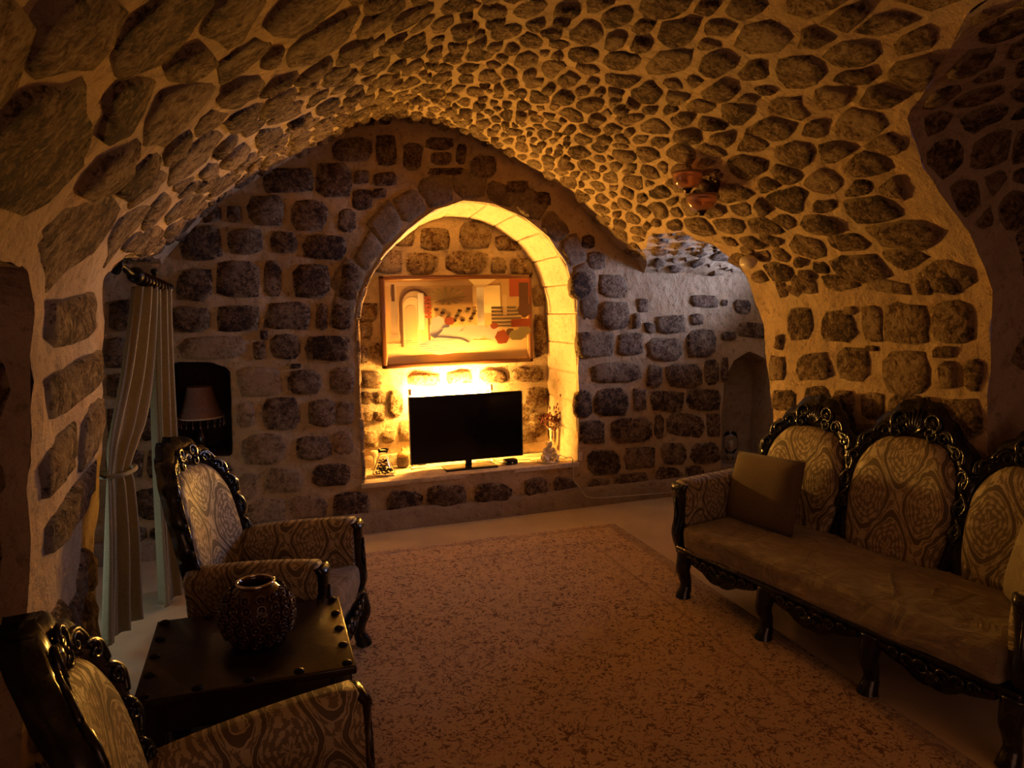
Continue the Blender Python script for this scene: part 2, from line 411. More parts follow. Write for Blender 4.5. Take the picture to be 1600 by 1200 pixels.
def lin(a, b, st): n = max(1, round((b-a)/st)); return [a+(b-a)*i/n for i in range(n+1)]

BL, BR_, BLF, BRF = bbox(LN), bbox(RN), bbox(LF), bbox(RF)
def h_main(s, y):
    x, z, _, _ = prof(s)
    if s < S_APEX: return min(sdf(LN, y, z, BL), sdf(LF, y, z, BLF))
    return min(sdf(RN, y, z, BR_), sdf(RF, y, z, BRF))
def pf_main(s, y):
    p, n = P_main(s, y); return p+disp_m(p)
ZS = 1.82
sL, sR = s_at_z(ZS, False), s_at_z(1.67, True)
YS = [-2.6, -2, -1.4, -.8, -.3, 0, .3]+lin(.5, 5.5, .04)
wall_left = clipped_grid(lin(0, sL, .04), lin(2.0, 3.8, .04), h_main, pf_main, MORTAR, 'wall_left')
wall_right = clipped_grid(lin(sR, STOT, .04), lin(2.3, 4.5, .04), h_main, pf_main, MORTAR, 'wall_right')
ceiling = clipped_grid(lin(sL, sR, .04), YS, h_main, pf_main, MORTAR, 'ceiling')

def alcove(name, poly, right, xend, ylim=None, m=MORTAR, idx=None, st=.05):
    """tunnel running sideways from the opening outline to xend"""
    V = []; F = []; cols = []
    pts = poly
    for (y, z) in pts:
        xs = x_out(max(z, 0), right); n = max(2, int(abs(xend-xs)/st)); row = []
        n = 30
        for k in range(n+1):
            x = xs+(xend-xs)*k/n; p = Vector((x, y, z)); row.append(p+disp_m(p))
        cols.append(row)
    for i, row in enumerate(cols): V += row
    n = len(cols[0])
    for i in range(len(cols)-1):
        for k in range(n-1): F.append((i*n+k, i*n+k+1, (i+1)*n+k+1, (i+1)*n+k))
    o = mesh_obj(name, V, F, m); return tag(o, kind='structure')
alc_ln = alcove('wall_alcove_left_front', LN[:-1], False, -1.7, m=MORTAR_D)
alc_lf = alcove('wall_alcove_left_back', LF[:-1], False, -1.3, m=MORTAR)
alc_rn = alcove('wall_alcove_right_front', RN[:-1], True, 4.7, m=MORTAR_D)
def dense(poly, st=.06):
    out = []
    for a, b in zip(poly, poly[1:]):
        n = max(1, int(math.hypot(a[0]-b[0], a[1]-b[1])/st))
        out += [(a[0]+(b[0]-a[0])*k/n, a[1]+(b[1]-a[1])*k/n) for k in range(n)]
    return out+[poly[-1]]
alc_rf = alcove('wall_alcove_right_back', dense(RF[:-1]), True, 4.6, m=MORTAR)
def endwall(name, x, y0, y1, z1, hole, m=MORTAR_D):
    g = []
    hx = (hole[0]+hole[1])/2
    hp = [(hole[0], hole[2]), (hole[1], hole[2]), (hole[1], hole[3]), (hole[0], hole[3])]
    return clipped_grid(lin(y0, y1, .05), lin(-.05, z1, .05), lambda y, z: sdf(hp, y, z), lambda y, z: Vector((x, y, z))+disp(Vector((x, y, z))), m, name)
endwall('wall_left_end_back', -1.3, 3.4, 5.6, 2.2, (3.72, 4.52, .25, .85))
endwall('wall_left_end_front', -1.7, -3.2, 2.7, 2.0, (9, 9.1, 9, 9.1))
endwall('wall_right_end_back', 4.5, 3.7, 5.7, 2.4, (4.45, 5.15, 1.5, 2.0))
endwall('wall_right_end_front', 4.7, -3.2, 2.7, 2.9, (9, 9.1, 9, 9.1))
for i, (x, y0, y1, z0, z1) in enumerate([(-1.32, 3.72, 4.52, .25, .85), (4.50, 4.45, 5.15, 1.5, 2.0)]):
    e = empty('window_%d' % (i+1)); tag(e, kind='structure')
    g = G(); t_ = .035
    g.box(x-.03, x+.03, y0-.03, y0+t_, z0-.03, z1+.03); g.box(x-.03, x+.03, y1-t_, y1+.03, z0-.03, z1+.03)
    g.box(x-.03, x+.03, y0, y1, z0-.03, z0+t_); g.box(x-.03, x+.03, y0, y1, z1-t_, z1+.03); g.box(x-.012, x+.012, (y0+y1)/2-.012, (y0+y1)/2+.012, z0, z1)
    g.out('window_frame', TABLEWOOD, e, smooth=False)

# far wall with its three recesses
NICHE = [(.775, .37), (.775, 1.1), (.785, 1.62), (.86, 1.84), (1.0, 2.04), (1.18, 2.21), (1.38, 2.35), (1.60, 2.42), (1.85, 2.395), (2.07, 2.31), (2.27, 2.165), (2.42, 1.95), (2.5, 1.68), (2.515, 1.2), (2.515, .37)]
LNI = [(-.48, .69), (-.10, .665), (-.08, 1.26), (-.2, 1.31), (-.44, 1.325)]
RNI = [(3.87, .19), (4.42, .19), (4.42, .95), (4.34, 1.12), (4.15, 1.2), (3.97, 1.12), (3.88, .95)]
nb_, lb_, rb_ = bbox(NICHE), bbox(LNI), bbox(RNI)
def pf_far(x, z): p = Vector((x, YW, z)); return p+disp_m(p)*Vector((1, .8, 1)) if False else p+Vector((disp_m(p).x*.3, disp_m(p).y, disp_m(p).z*.3))
wall_far = clipped_grid(lin(-1.45, 4.75, .035), lin(-.02, 3.12, .035), lambda x, z: min(sdf(NICHE, x, z, nb_), sdf(LNI, x, z, lb_), sdf(RNI, x, z, rb_)), pf_far, MORTAR, 'wall_far')
def recess(name, poly, depth, m, back=(1, 1, 0, 0), closed=True, bx=None):
    """reveal and back wall"""
    d = dense(list(poly)+[poly[0]], .05); V = []; F = []; nk = max(3, int(depth/.05))
    cx = sum(p[0] for p in poly)/len(poly); cz = sum(p[1] for p in poly)/len(poly)
    for (x, z) in d:
        for k in range(nk+1):
            f = k/nk; q = Vector((x+(cx-x)*.07*f, YW-.004+depth*f, z if z < poly[0][1]+.02 else z+(cz-z)*.05*f)); dd = disp_m(q)*.5; dd.y = disp_m(q).y if k == 0 else 0; V.append(q+dd)
    n = nk+1
    for i in range(len(d)-1):
        for k in range(nk): F.append((i*n+k, (i+1)*n+k, (i+1)*n+k+1, i*n+k+1))
    o = mesh_obj(name, V, F, m); tag(o, kind='structure')
    x0, x1, z0, z1 = bbox(poly)
    us, vs = lin(x0-.05, x1+.05, .035), lin(z0-.05, z1+.05, .035); V = []; F = []
    for u in us:
        for v in vs: q = Vector((u, YW+depth-.005, v)); V.append(q+Vector((0, disp_m(q).y*1.2, 0)))
    nv = len(vs)
    for i in range(len(us)-1):
        for j in range(nv-1): F.append((i*nv+j, (i+1)*nv+j, (i+1)*nv+j+1, i*nv+j+1))
    b = mesh_obj('back_wall', V, F, m, o)
    return o, b
ND = .50
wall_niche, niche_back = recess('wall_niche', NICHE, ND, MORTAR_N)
NICHE_DARK = mortar_mat('dark_niche_plaster', (.07, .05, .038), (.05, .035, .028), (.09, .065, .05))  # the niche's dark inside is put into its plaster colour
recess('wall_lamp_niche', LNI, .38, NICHE_DARK)
rn_o, _ = recess('wall_arched_niche', RNI, .30, MORTAR_D)

# floor
g = G(); g.box(-1.8, 4.8, -2.6, 6.1, -.1, 0); floor = tag(g.out('floor', FLOOR, smooth=False), kind='structure')
# plaster plinth at the foot of the far wall
V = []; F = []; xs = lin(-1.3, 4.6, .08)
for x in xs:
    j = noise.noise(Vector((x*3, 0, 0)))*.008
    for q in [(x, YW-.035+j, -.01), (x, YW-.04+j, .12+j), (x, YW-.02, .155+j*2), (x, YW+.03, .165+j*2), (x, YW+.05, -.01)]: V.append(q)
for i in range(len(xs)-1):
    for k in range(4): F.append((i*5+k, i*5+k+1, (i+1)*5+k+1, (i+1)*5+k))
tag(fix_normals(mesh_obj('baseboard_far', V, F, PLINTH)), kind='structure')

# ------------------------------------------------------------------ stones
NR = 10
def stone_geo(poly, pmap, h, seed, rough=.10, sub=1, fit=1.0):
    """poly: convex outline in (u,v); returns world verts, faces"""
    cx = sum(p[0] for p in poly)/len(poly); cy = sum(p[1] for p in poly)/len(poly)
    rr = []
    for k in range(NR):
        a = 2*PI*k/NR+seed*.7; dx, dy = math.cos(a), math.sin(a); best = 9
        # scale directions with the outline's extent so long stones keep their corners
        for i in range(len(poly)):
            ax, ay = poly[i][0]-cx, poly[i][1]-cy; bx, by = poly[(i+1) % len(poly)][0]-cx, poly[(i+1) % len(poly)][1]-cy
            ex, ey = bx-ax, by-ay; den = dx*ey-dy*ex
            if abs(den) < 1e-12: continue
            t_ = (ax*ey-ay*ex)/den; u_ = (ax*dy-ay*dx)/den
            if t_ > 0 and -1e-6 <= u_ <= 1+1e-6: best = min(best, t_)
        rr.append((best, dx, dy))
    return cx, cy, rr
def resample(poly, n, ph):
    L = [0]
    for i in range(len(poly)):
        a, b = poly[i], poly[(i+1) % len(poly)]; L.append(L[-1]+math.hypot(a[0]-b[0], a[1]-b[1]))
    out = []
    for k in range(n):
        s = (k+ph)/n*L[-1]; i = 0
        while i < len(poly)-1 and L[i+1] < s: i += 1
        a, b = poly[i], poly[(i+1) % len(poly)]; f = (s-L[i])/max(1e-9, L[i+1]-L[i]); out.append([a[0]+(b[0]-a[0])*f, a[1]+(b[1]-a[1])*f])
    return out
def make_stone(poly, pmap, h, rnd=.5, jit=.10):
    q = resample(poly, NR, R.random())
    q = [[(q[i-1][k]+2*q[i][k]*(2-rnd)/rnd/1.0+q[(i+1) % NR][k])/(2+2*(2-rnd)/rnd) for k in (0, 1)] for i in range(NR)]
    cx = sum(p[0] for p in q)/NR; cy = sum(p[1] for p in q)/NR
    q = [[cx+(p[0]-cx)*(1+R.uniform(-jit, jit)), cy+(p[1]-cy)*(1+R.uniform(-jit, jit))] for p in q]
    V = []
    tx, ty = R.uniform(-.3, .3), R.uniform(-.3, .3)
    for (f, hh, jj) in [(1.04, -.028, 0), (.96, .45, .12), (.66, .92, .30)]:
        for p in q:
            u, v = cx+(p[0]-cx)*f, cy+(p[1]-cy)*f; P, N = pmap(u, v); P = P+disp(P)
            z = hh if hh < 0 else h*(hh+R.uniform(-jj, jj)+tx*(p[0]-cx)/.12*.4+ty*(p[1]-cy)/.12*.4)
            V.append(P+N*z)
    P, N = pmap(cx, cy); V.append(P+disp(P)+N*h*R.uniform(.75, 1.15))
    F = []
    for r_ in range(2):
        for k in range(NR): F.append((r_*NR+k, r_*NR+(k+1) % NR, (r_+1)*NR+(k+1) % NR, (r_+1)*NR+k))
    for k in range(NR): F.append((2*NR+k, 2*NR+(k+1) % NR, 3*NR))
    # face the room
    a, b, c = V[2*NR], V[2*NR+1], V[3*NR]
    if (b-a).cross(c-a).dot(N) < 0: F = [f[::-1] for f in F]
    return V, F
def put_stones(parent, lst, m, name='stone', rest='stone_rubble', pick=None):
    """lst of (V,F[,mat]); the 300 that show largest are parts of their own, the rest one part"""
    sc_ = []
    for it in lst:
        V = it[0]; c = sum(V, Vector())/len(V); pr = proj(c)
        if not pr or not (-350 < pr[0] < 1950 and -300 < pr[1] < 1500): continue
        e = max((v-c).length for v in V); ins = -20 < pr[0] < 1620 and -20 < pr[1] < 1220
        sc_.append((-(e/pr[2])*(1 if ins else .01), len(sc_), it, c))
    sc_.sort(key=lambda q: (q[0], q[1]))
    for _, _, it, c in sc_[:300]:
        mesh_obj(name, it[0], it[1], it[2] if len(it) > 2 else m, parent, True, c)
    g = G()
    for _, _, it, c in sc_[300:]: g.add(it[0], it[1])
    if g.V: tag(mesh_obj(rest, g.V, g.F, m, parent), kind='stuff')
def clip_half(poly, px, py, nx, ny):
    """keep side where (p-(px,py)).n <= 0"""
    out = []
    for i in range(len(poly)):
        a, b = poly[i], poly[(i+1) % len(poly)]; da = (a[0]-px)*nx+(a[1]-py)*ny; db = (b[0]-px)*nx+(b[1]-py)*ny
        if da <= 0: out.append(a)
        if (da <= 0) != (db <= 0):
            f = da/(da-db); out.append((a[0]+(b[0]-a[0])*f, a[1]+(b[1]-a[1])*f))
    return out
def rubble(region, size, inside, asp=1.6, gap=.03, seed=1, tries=45000, margin=.0):
    """dart-thrown seeds with a size field, each cell shrunk by the mortar joint. u is across, v is stretched by asp"""
    Q = random.Random(seed); u0_, u1_, v0_, v1_ = region; S = []; cell = {}
    cs = .45
    def near(x, y, r):
        k = int(r/cs)+1; i, j = int(x/cs), int(y/cs)
        for a in range(i-k, i+k+1):
            for b in range(j-k, j+k+1):
                for q in cell.get((a, b), ()): yield q
    for _ in range(tries):
        u = Q.uniform(u0_, u1_); v = Q.uniform(v0_, v1_); d = size(u, v)*(Q.uniform(.95, 1.45) if _ < tries*.06 else Q.uniform(.45, 1.1))
        if inside(u, v) < -.1: continue
        x, y = u, v/asp; ok = True
        for (qx, qy, qd) in near(x, y, .5):
            if (qx-x)**2+(qy-y)**2 < ((d+qd)/2)**2: ok = False; break
        if ok: S.append((x, y, d)); cell.setdefault((int(x/cs), int(y/cs)), []).append((x, y, d))
    out = []
    for (x, y, d) in S:
        r = d*1.3; P = [(x-r, y-r), (x+r, y-r), (x+r, y+r), (x-r, y+r)]
        gp = gap*Q.uniform(.55, 1.5)
        for (qx, qy, qd) in near(x, y, r*2.4):
            dx, dy = qx-x, qy-y; L = math.hypot(dx, dy)
            if L < 1e-6 or L > r*2.6: continue
            nx, ny = dx/L, dy/L; f = d/(d+qd); off = L*(.5*.4+f*.6)-gp/2
            P = clip_half(P, x+nx*off, y+ny*off, nx, ny)
            if len(P) < 3: break
        if len(P) < 3: continue
        P = [(p[0], p[1]*asp) for p in P]
        cx = sum(p[0] for p in P)/len(P); cy = sum(p[1] for p in P)/len(P)
        h0 = inside(cx, cy)
        if h0 < margin+.02: continue
        # pull corners back from the edge
        P2 = []
        for p in P:
            f = 1.0
            for _ in range(6):
                if inside(cx+(p[0]-cx)*f, cy+(p[1]-cy)*f) >= margin: break
                f *= .82
            P2.append((cx+(p[0]-cx)*f, cy+(p[1]-cy)*f))
        out.append(P2)
    return out

# --- vault
def vsize(s, y):
    x, z, _, _ = prof(s)
    d = abs(s-S_APEX)
    base = .082+.022*max(0, d-.5)
    if x < 1.2: base += .04*max(0, (1.2-x))
    base += .024*max(0, 4.4-y)
    if s < sL+.9 and y < 3.6: base += .06
    return base
def in_ceil(s, y):
    return min(s-sL, sR-s, YW+.02-y, y-.45, h_main(s, y))
PX = lambda s, y: P_main(s, y)
cells = rubble((sL, sR, .4, 5.5), vsize, in_ceil, asp=1.8, gap=.020, seed=5)
lst = [make_stone(c, PX, R.uniform(.012, .036), .38, .16) for c in cells]
N_CEIL = len(lst)
put_stones(ceiling, lst, STONE_V)

# --- right pier: stones read off the photograph on the plane of the wall, more behind the sofa
def map_pier_r(y, z): return P_main(s_at_z(max(min(z, 2.9), .005), True), y)
RP = [(1204, 554, 1231, 596), (1248, 556, 1301, 598), (1309, 547, 1362, 600), (1377, 548, 1453, 617), (1455, 539, 1496, 558), (1466, 562, 1494, 610), (1503, 557, 1533, 615),
      (1231, 480, 1273, 533), (1282, 488, 1342, 541), (1349, 483, 1380, 540), (1380, 474, 1453, 543), (1457, 467, 1520, 537), (1303, 612, 1338, 650), (1347, 612, 1382, 655),
      (1385, 615, 1445, 655), (1455, 622, 1535, 690), (1262, 606, 1297, 645), (1210, 608, 1250, 645), (1212, 655, 1262, 690), (1270, 655, 1330, 700), (1340, 662, 1400, 715), (1408, 665, 1448, 715),
      (1218, 700, 1262, 742), (1215, 520, 1226, 545), (1322, 484, 1344, 498), (1350, 545, 1372, 553), (1242, 432, 1288, 460), (1296, 428, 1355, 457), (1362, 438, 1430, 462), (1440, 428, 1464, 460), (1470, 426, 1505, 460), (1222, 432, 1236, 468)]
lst = []
for (x0, y0, x1, y1) in RP:
    q = [on(x0, y0, 0, 3.2), on(x1, y0, 0, 3.2), on(x1, y1, 0, 3.2), on(x0, y1, 0, 3.2)]
    lst.append(make_stone([(p.y, p.z) for p in q], map_pier_r, R.uniform(.012, .03), .35, .07))
zlo = .62
for c in rubble((2.4, 4.1, .02, zlo), lambda u, v: .27, lambda u, v: min(sdf(RN, u, v, BR_), sdf(RF, u, v, BRF), v, zlo-v), asp=.75, gap=.035, seed=8): lst.append(make_stone(c, map_pier_r, .02, .4, .08))
put_stones(wall_right, lst, STONE_V)

# --- left pier: tall rough stones
def map_pier_l(y, z): return P_main(s_at_z(max(min(z, 2.9), .005), False), y)
LP = [(76, 458, 149, 531), (74, 535, 152, 617), (68, 628, 135, 705), (60, 716, 128, 785), (60, 800, 120, 895)]
lst = []
for j, (zt, zb, ya, yb) in enumerate([(1.79, 1.60, 2.66, 3.50), (1.56, 1.38, 2.66, 3.54), (1.33, 1.14, 2.62, 3.10), (1.35, 1.10, 3.15, 3.52), (1.09, .93, 2.60, 3.50)]):
    sl = .05
    lst.append(make_stone([(ya, zt-sl), (yb, zt), (yb, zb+sl*.4), (ya, zb-sl*.3)], map_pier_l, .035, .30, .05))
for c in rubble((2.0, 3.7, .02, .93), lambda u, v: .23, lambda u, v: min(sdf(LN, u, v, BL), sdf(LF, u, v, BLF), v, .9-v), asp=.9, gap=.035, seed=12): lst.append(make_stone(c, map_pier_l, .03, .4, .1))
put_stones(wall_left, lst, STONE_V)

# --- alcove surfaces facing the camera (pier ends) and the transverse vaults
def alc_map(poly, right):
    L = [0]
    for a, b in zip(poly, poly[1:]): L.append(L[-1]+math.hypot(b[0]-a[0], b[1]-a[1]))
    sg = 1 if right else -1
    def f(x, s):
        s = min(max(s, 0), L[-1]-1e-6); i = 0
        while i < len(L)-2 and L[i+1] < s: i += 1
        k = (s-L[i])/(L[i+1]-L[i]); a, b = poly[i], poly[i+1]
        y = a[0]+(b[0]-a[0])*k; z = a[1]+(b[1]-a[1])*k
        i0, i1 = max(0, i-2), min(len(poly)-1, i+3)
        dy, dz = poly[i1][0]-poly[i0][0], poly[i1][1]-poly[i0][1]; l_ = math.hypot(dy, dz)
        cy = 1.5 if right and poly is RN_ or poly is LN_ else 4.7
        n = Vector((0, dz/l_, -dy/l_)); c = Vector((0, (cy)-y, .9-z))
        if n.dot(c) < 0: n = -n
        return Vector((x, y, z)), n
    def ins(x, s):
        P, _ = f(x, s); xs = x_out(max(P.z, 0), right)
        return min((x-xs)*sg-.015, s, L[-1]-s)
    return f, ins, L[-1]
RN_, LN_, RF_, LF_ = RN[:-2], LN[:-2], RF[:-2], LF[:-2]
f, ins, L = alc_map(RN_, True)
c_ = rubble((3.0, 4.6, 0, 1.75), lambda u, v: .34, ins, asp=.8, gap=.03, seed=21)
c_ += rubble((2.0, 4.4, 1.9, 4.6), lambda u, v: .17, lambda u, v: min(ins(u, v), v-1.9), asp=.9, gap=.03, seed=22)
put_stones(alc_rn, [make_stone(c, f, .018, .4, .08) for c in c_], STONE)
f, ins, L = alc_map(RF_, True)
c_ = rubble((2.7, 4.5, 0, L), lambda u, v: .15, ins, asp=.8, gap=.06, seed=23)
put_stones(alc_rf, [make_stone(c, f, .022, .5, .12) for c in c_], STONE_V)
f, ins, L = alc_map(LN_, False)
c_ = rubble((-1.6, -.5, 0, 2.6), lambda u, v: .24, ins, asp=.85, gap=.03, seed=24)
put_stones(alc_ln, [make_stone(c, f, .02, .4, .08) for c in c_], STONE)
f, ins, L = alc_map(LF_, False)
c_ = rubble((-1.25, -.4, 0, L), lambda u, v: .17, ins, asp=.9, gap=.04, seed=25)
put_stones(alc_lf, [make_stone(c, f, .02, .4, .08) for c in c_], STONE)

# --- far wall: stones read off the photograph on the wall plane
FAR_D = """281,353,347,408 318,325,349,348 358,322,380,350 389,306,444,356 455,316,511,362 528,327,557,363 409,262,489,304 491,254,548,310 355,360,411,398 419,364,464,397 471,368,541,404
515,218,581,252 587,214,619,261 629,224,660,266 662,214,706,232 673,236,704,255 712,224,726,258 668,262,726,273 735,245,775,278 583,272,622,292 552,267,575,288 551,297,584,328 585,297,606,311
272,420,328,470 335,408,405,465 411,408,439,464 455,413,516,466 531,408,560,470 264,480,326,520 336,477,407,520 415,473,486,516 495,473,512,517 519,473,550,516 411,517,421,533 792,284,823,300 830,300,860,320
399,535,417,565 424,526,471,563 478,526,548,564 455,571,472,577 451,580,502,617 407,621,469,670 481,625,522,666 460,681,516,716 484,725,546,761 517,770,577,812
600,766,661,806 665,760,730,797 740,754,800,793 818,747,855,783 865,746,905,780
911,370,931,390 919,396,945,422 891,425,922,470 933,430,978,466 930,472,982,515 986,490,997,514 994,468,1010,488 1004,505,1020,520 900,519,958,558 962,520,1003,556
1007,526,1063,563 1068,517,1116,559 1022,494,1069,519 1078,462,1121,482 1078,494,1096,510 1125,520,1151,533 1150,505,1205,527 1147,470,1170,490 1126,470,1136,480 1095,415,1130,428
923,568,1002,600 1010,570,1032,608 1036,567,1092,605 1097,562,1120,600 1124,560,1134,598 930,610,983,652 991,610,1010,643 1019,612,1066,646 1070,607,1125,640 899,608,925,655
954,654,1021,692 1025,652,1038,687 1042,647,1101,682 1104,645,1125,682 908,658,946,693 920,702,969,740 975,699,1025,732 1033,692,1072,725 1078,690,1125,724 920,745,955,776 957,738,1013,772 1024,730,1066,768 1070,727,1100,762
170,470,225,520 232,478,258,522 165,530,205,575 212,535,256,580 166,585,225,625 232,590,258,640 166,640,200,690 206,640,258,690 165,700,225,745 230,700,262,745 168,755,205,810 212,757,262,810 165,820,230,860 235,820,268,862 280,720,330,765 338,722,362,770"""
FAR_L = "368,575,443,620 513,572,551,616 368,627,396,665 524,627,551,667 372,676,446,726 520,675,550,711 373,738,403,780 413,732,471,773 388,782,445,820 448,778,510,815 268,528,391,562"
def map_far(x, z): return Vector((x, YW, z)), Vector((0, -1, 0))
def from_px(txt, Y, mp_, m, h=(.010, .03), grow=.0, lo=None):
    out = []
    for t_ in txt.split():
        x0, y0, x1, y1 = [float(v) for v in t_.split(',')]; x0 -= grow; x1 += grow; y0 -= grow; y1 += grow
        q = [on(x0, y0, 1, Y), on(x1, y0, 1, Y), on(x1, y1, 1, Y), on(x0, y1, 1, Y)]
        out.append((*make_stone([(p.x, p.z) for p in q], mp_, R.uniform(*h), .36, .06), m))
    return out
lst = from_px(FAR_D, YW, map_far, STONE, grow=1.0)+from_px(FAR_L, YW, map_far, STONE_L, (.006, .015), 1.0)
# arch stones around the niche, cut to radiate
AR = [(.78, 1.50)]+[p for p in NICHE[2:13]]+[(2.51, 1.50)]
def arc_pt(poly, f):
    L = [0]
    for a, b in zip(poly, poly[1:]): L.append(L[-1]+math.hypot(b[0]-a[0], b[1]-a[1]))
    s = f*L[-1]; i = 0
    while i < len(L)-2 and L[i+1] < s: i += 1
    k = (s-L[i])/(L[i+1]-L[i]); a, b = poly[i], poly[i+1]; l_ = math.hypot(b[0]-a[0], b[1]-a[1])
    return a[0]+(b[0]-a[0])*k, a[1]+(b[1]-a[1])*k, -(b[1]-a[1])/l_, (b[0]-a[0])/l_
NVS = 13
for i in range(NVS):
    a = arc_pt(AR, (i-.01)/NVS); b = arc_pt(AR, (i+1.01)/NVS); t0, t1 = .025, R.uniform(.18, .25)
    q = [(a[0]+a[2]*t0, a[1]+a[3]*t0), (b[0]+b[2]*t0, b[1]+b[3]*t0), (b[0]+b[2]*t1, b[1]+b[3]*t1), (a[0]+a[2]*t1, a[1]+a[3]*t1)]
    lst.append((*make_stone(q, map_far, .010, .2, .02), VOUSS))
put_stones(wall_far, lst, STONE)

# --- niche: back wall rubble, jamb blocks, plaster band, shelf
YB = YW+ND
def map_nb(x, z): return Vector((x, YB-.004, z)), Vector((0, -1, 0))
NB = """608,355,645,381 655,354,700,388 715,347,770,390 774,372,812,392 582,388,627,425 632,392,680,428 692,393,760,428 765,404,790,428 798,405,832,430
560,474,590,503 560,505,582,528 560,538,574,568 578,535,594,560 560,580,595,606 560,612,580,630 583,612,602,628 606,610,630,650 560,642,580,656 583,642,600,655 560,670,590,698 597,670,618,690 625,655,645,690
832,445,848,480 834,490,850,560 700,580,740,600 640,582,690,602 750,578,790,598 795,573,848,594 820,602,856,636 822,642,852,684"""
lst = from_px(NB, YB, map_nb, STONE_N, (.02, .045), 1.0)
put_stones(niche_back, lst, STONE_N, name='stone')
niche_back.name = 'back_wall'
# jamb and arch blocks (smooth on the right and over the crown, rough on the left)
OUT = NICHE[::-1]   # right jamb up and over to the left
full = OUT
n_b = 21
for i in range(n_b):
    a = arc_pt(full, (i+.015)/n_b); b = arc_pt(full, (i+.985)/n_b); m_ = arc_pt(full, (i+.5)/n_b)
    left = i >= 14
    V = []; F = []
    for (yy, k) in [(YW+.012, 0), (YW+ND*.5, .5), (YW+ND-.02, 1)]:
        for p in (a, m_, b):
            cx, cz = 1.65, 1.3
            x, z = p[0]+(cx-p[0])*.07*k, p[1]+(cz-p[1])*.05*k if p[1] > .4 else p[1]
            nx, nz = p[2], p[3]; o1 = (.022 if left else .008)+R.uniform(-.004, .006)*(2.5 if left else 1)
            V.append(Vector((x+nx*o1, yy, z+nz*o1))); V.append(Vector((x-nx*.035, yy, z-nz*.035)))
    for r_ in range(2):
        for c__ in range(2):
            k = r_*6+c__*2; F.append((k, k+2, k+8, k+6)); 
    F.append((0, 1, 3, 2)); F.append((2, 3, 5, 4)); F.append((12, 14, 15, 13)); F.append((14, 16, 17, 15))
    F += [(0, 6, 7, 1), (6, 12, 13, 7), (4, 5, 11, 10), (10, 11, 17, 16)]
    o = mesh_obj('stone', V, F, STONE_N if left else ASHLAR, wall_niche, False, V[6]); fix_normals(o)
    bm = bmesh.new(); bm.from_mesh(o.data); bmesh.ops.bevel(bm, geom=bm.edges[:], offset=.007, segments=1, affect='EDGES'); bm.to_mesh(o.data); bm.free()
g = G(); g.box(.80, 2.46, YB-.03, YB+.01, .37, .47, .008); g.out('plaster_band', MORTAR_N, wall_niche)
g = G(); g.box(.768, 2.515, YW-.006, YB, .335, .372, .004); g.out('shelf_slab', ASHLAR, wall_niche)

# ------------------------------------------------------------------ lamp that lights the niche
e = empty('tube_lamp', (1.56, 5.80, .37), 0, 'glowing warm tube lamp on two thin stems behind the television', 'lamp')
g = G(); g.tube([(-.32, 0, .608), (.32, 0, .608)], .014, 12); g.out('glowing_tube', TUBE, e)
for sg in (-1, 1):
    g = G(); g.box(sg*.335-.012, sg*.335+.012, -.016, .016, .585, .632, .004); g.out('end_cap', WHITE, e)
    g = G(); g.box(sg*.335-.006, sg*.335+.006, -.006, .006, .004, .585); g.lathe([(.03, .002), (.03, .008), (.008, .012)], (sg*.335, 0, 0), 14); g.out('stem', TVE, e)

# ------------------------------------------------------------------ picture
pc = (on(594, 434, 1, YB-.06)+on(831, 562, 1, YB-.06))/2
PW, PH = 1.26, .725
e = empty('framed_picture', (pc.x, YB-.05, pc.z), 0, 'brown framed painting of a columned courtyard hung in lit niche', 'picture')
g = G()
def frame_ring(g, w_, h_, t_, y0, y1, bev=.006):
    g.box(-w_/2, w_/2, y0, y1, h_/2-t_, h_/2, bev); g.box(-w_/2, w_/2, y0, y1, -h_/2, -h_/2+t_, bev)
    g.box(-w_/2, -w_/2+t_, y0, y1, -h_/2, h_/2, bev); g.box(w_/2-t_, w_/2, y0, y1, -h_/2, h_/2, bev)
frame_ring(g, PW, PH, .032, -.03, .03); g.out('frame', FRAMEW, e)
g = G(); frame_ring(g, PW-.06, PH-.06, .01, -.018, .02, .002); g.out('inner_frame', GILT, e)
pm = [flat('wall', (.52, .36, .17)), flat('stone', (.62, .48, .28)), flat('dark', (.14, .07, .04)), flat('white', (.85, .80, .70)), flat('green', (.34, .28, .12)), flat('red', (.42, .10, .04)), flat('sky', (.78, .66, .40)), flat('steps', (.30, .27, .18)), flat('floor', (.70, .52, .30))]
PV, PF, FM = [], [], []
lay = [0]
def shp(pts, mi):
    lay[0] += 1; k = len(PV); yy = -.0008*lay[0]
    for (u, v) in pts: PV.append(((u-.5)*(PW-.07), yy, (.5-v)*(PH-.07)))
    PF.append(tuple(range(k, k+len(pts)))); FM.append(mi)
def rc(a, b, c, d, mi): shp([(a, b), (c, b), (c, d), (a, d)], mi)
def arch(a, b, c, d, mi, n=10): shp([(a, d)]+[((a+c)/2-(c-a)/2*math.cos(PI*k/n), b+(c-a)*.9*(1-math.sin(PI*k/n))) for k in range(n+1)]+[(c, d)], mi)
def el(cx, cy, rx, ry, mi, n=14): shp([(cx+rx*math.cos(2*PI*k/n)*(1+.12*math.sin(k*3+cx*40)), cy+ry*math.sin(2*PI*k/n)*(1+.12*math.cos(k*2+cy*30))) for k in range(n)], mi)
rc(0, 0, 1, 1, 0); rc(0, .02, .60, .07, 1); rc(0, .75, 1, 1, 8); rc(.60, .08, .8, .42, 6)
arch(.10, .10, .30, .80, 2); arch(.115, .13, .285, .80, 1); arch(.12, .20, .24, .80, 6); arch(.13, .30, .21, .78, 1); rc(.22, .16, .26, .60, 3)
for k in range(6): rc(.265, .2+k*.045, .31, .235+k*.045, 5)
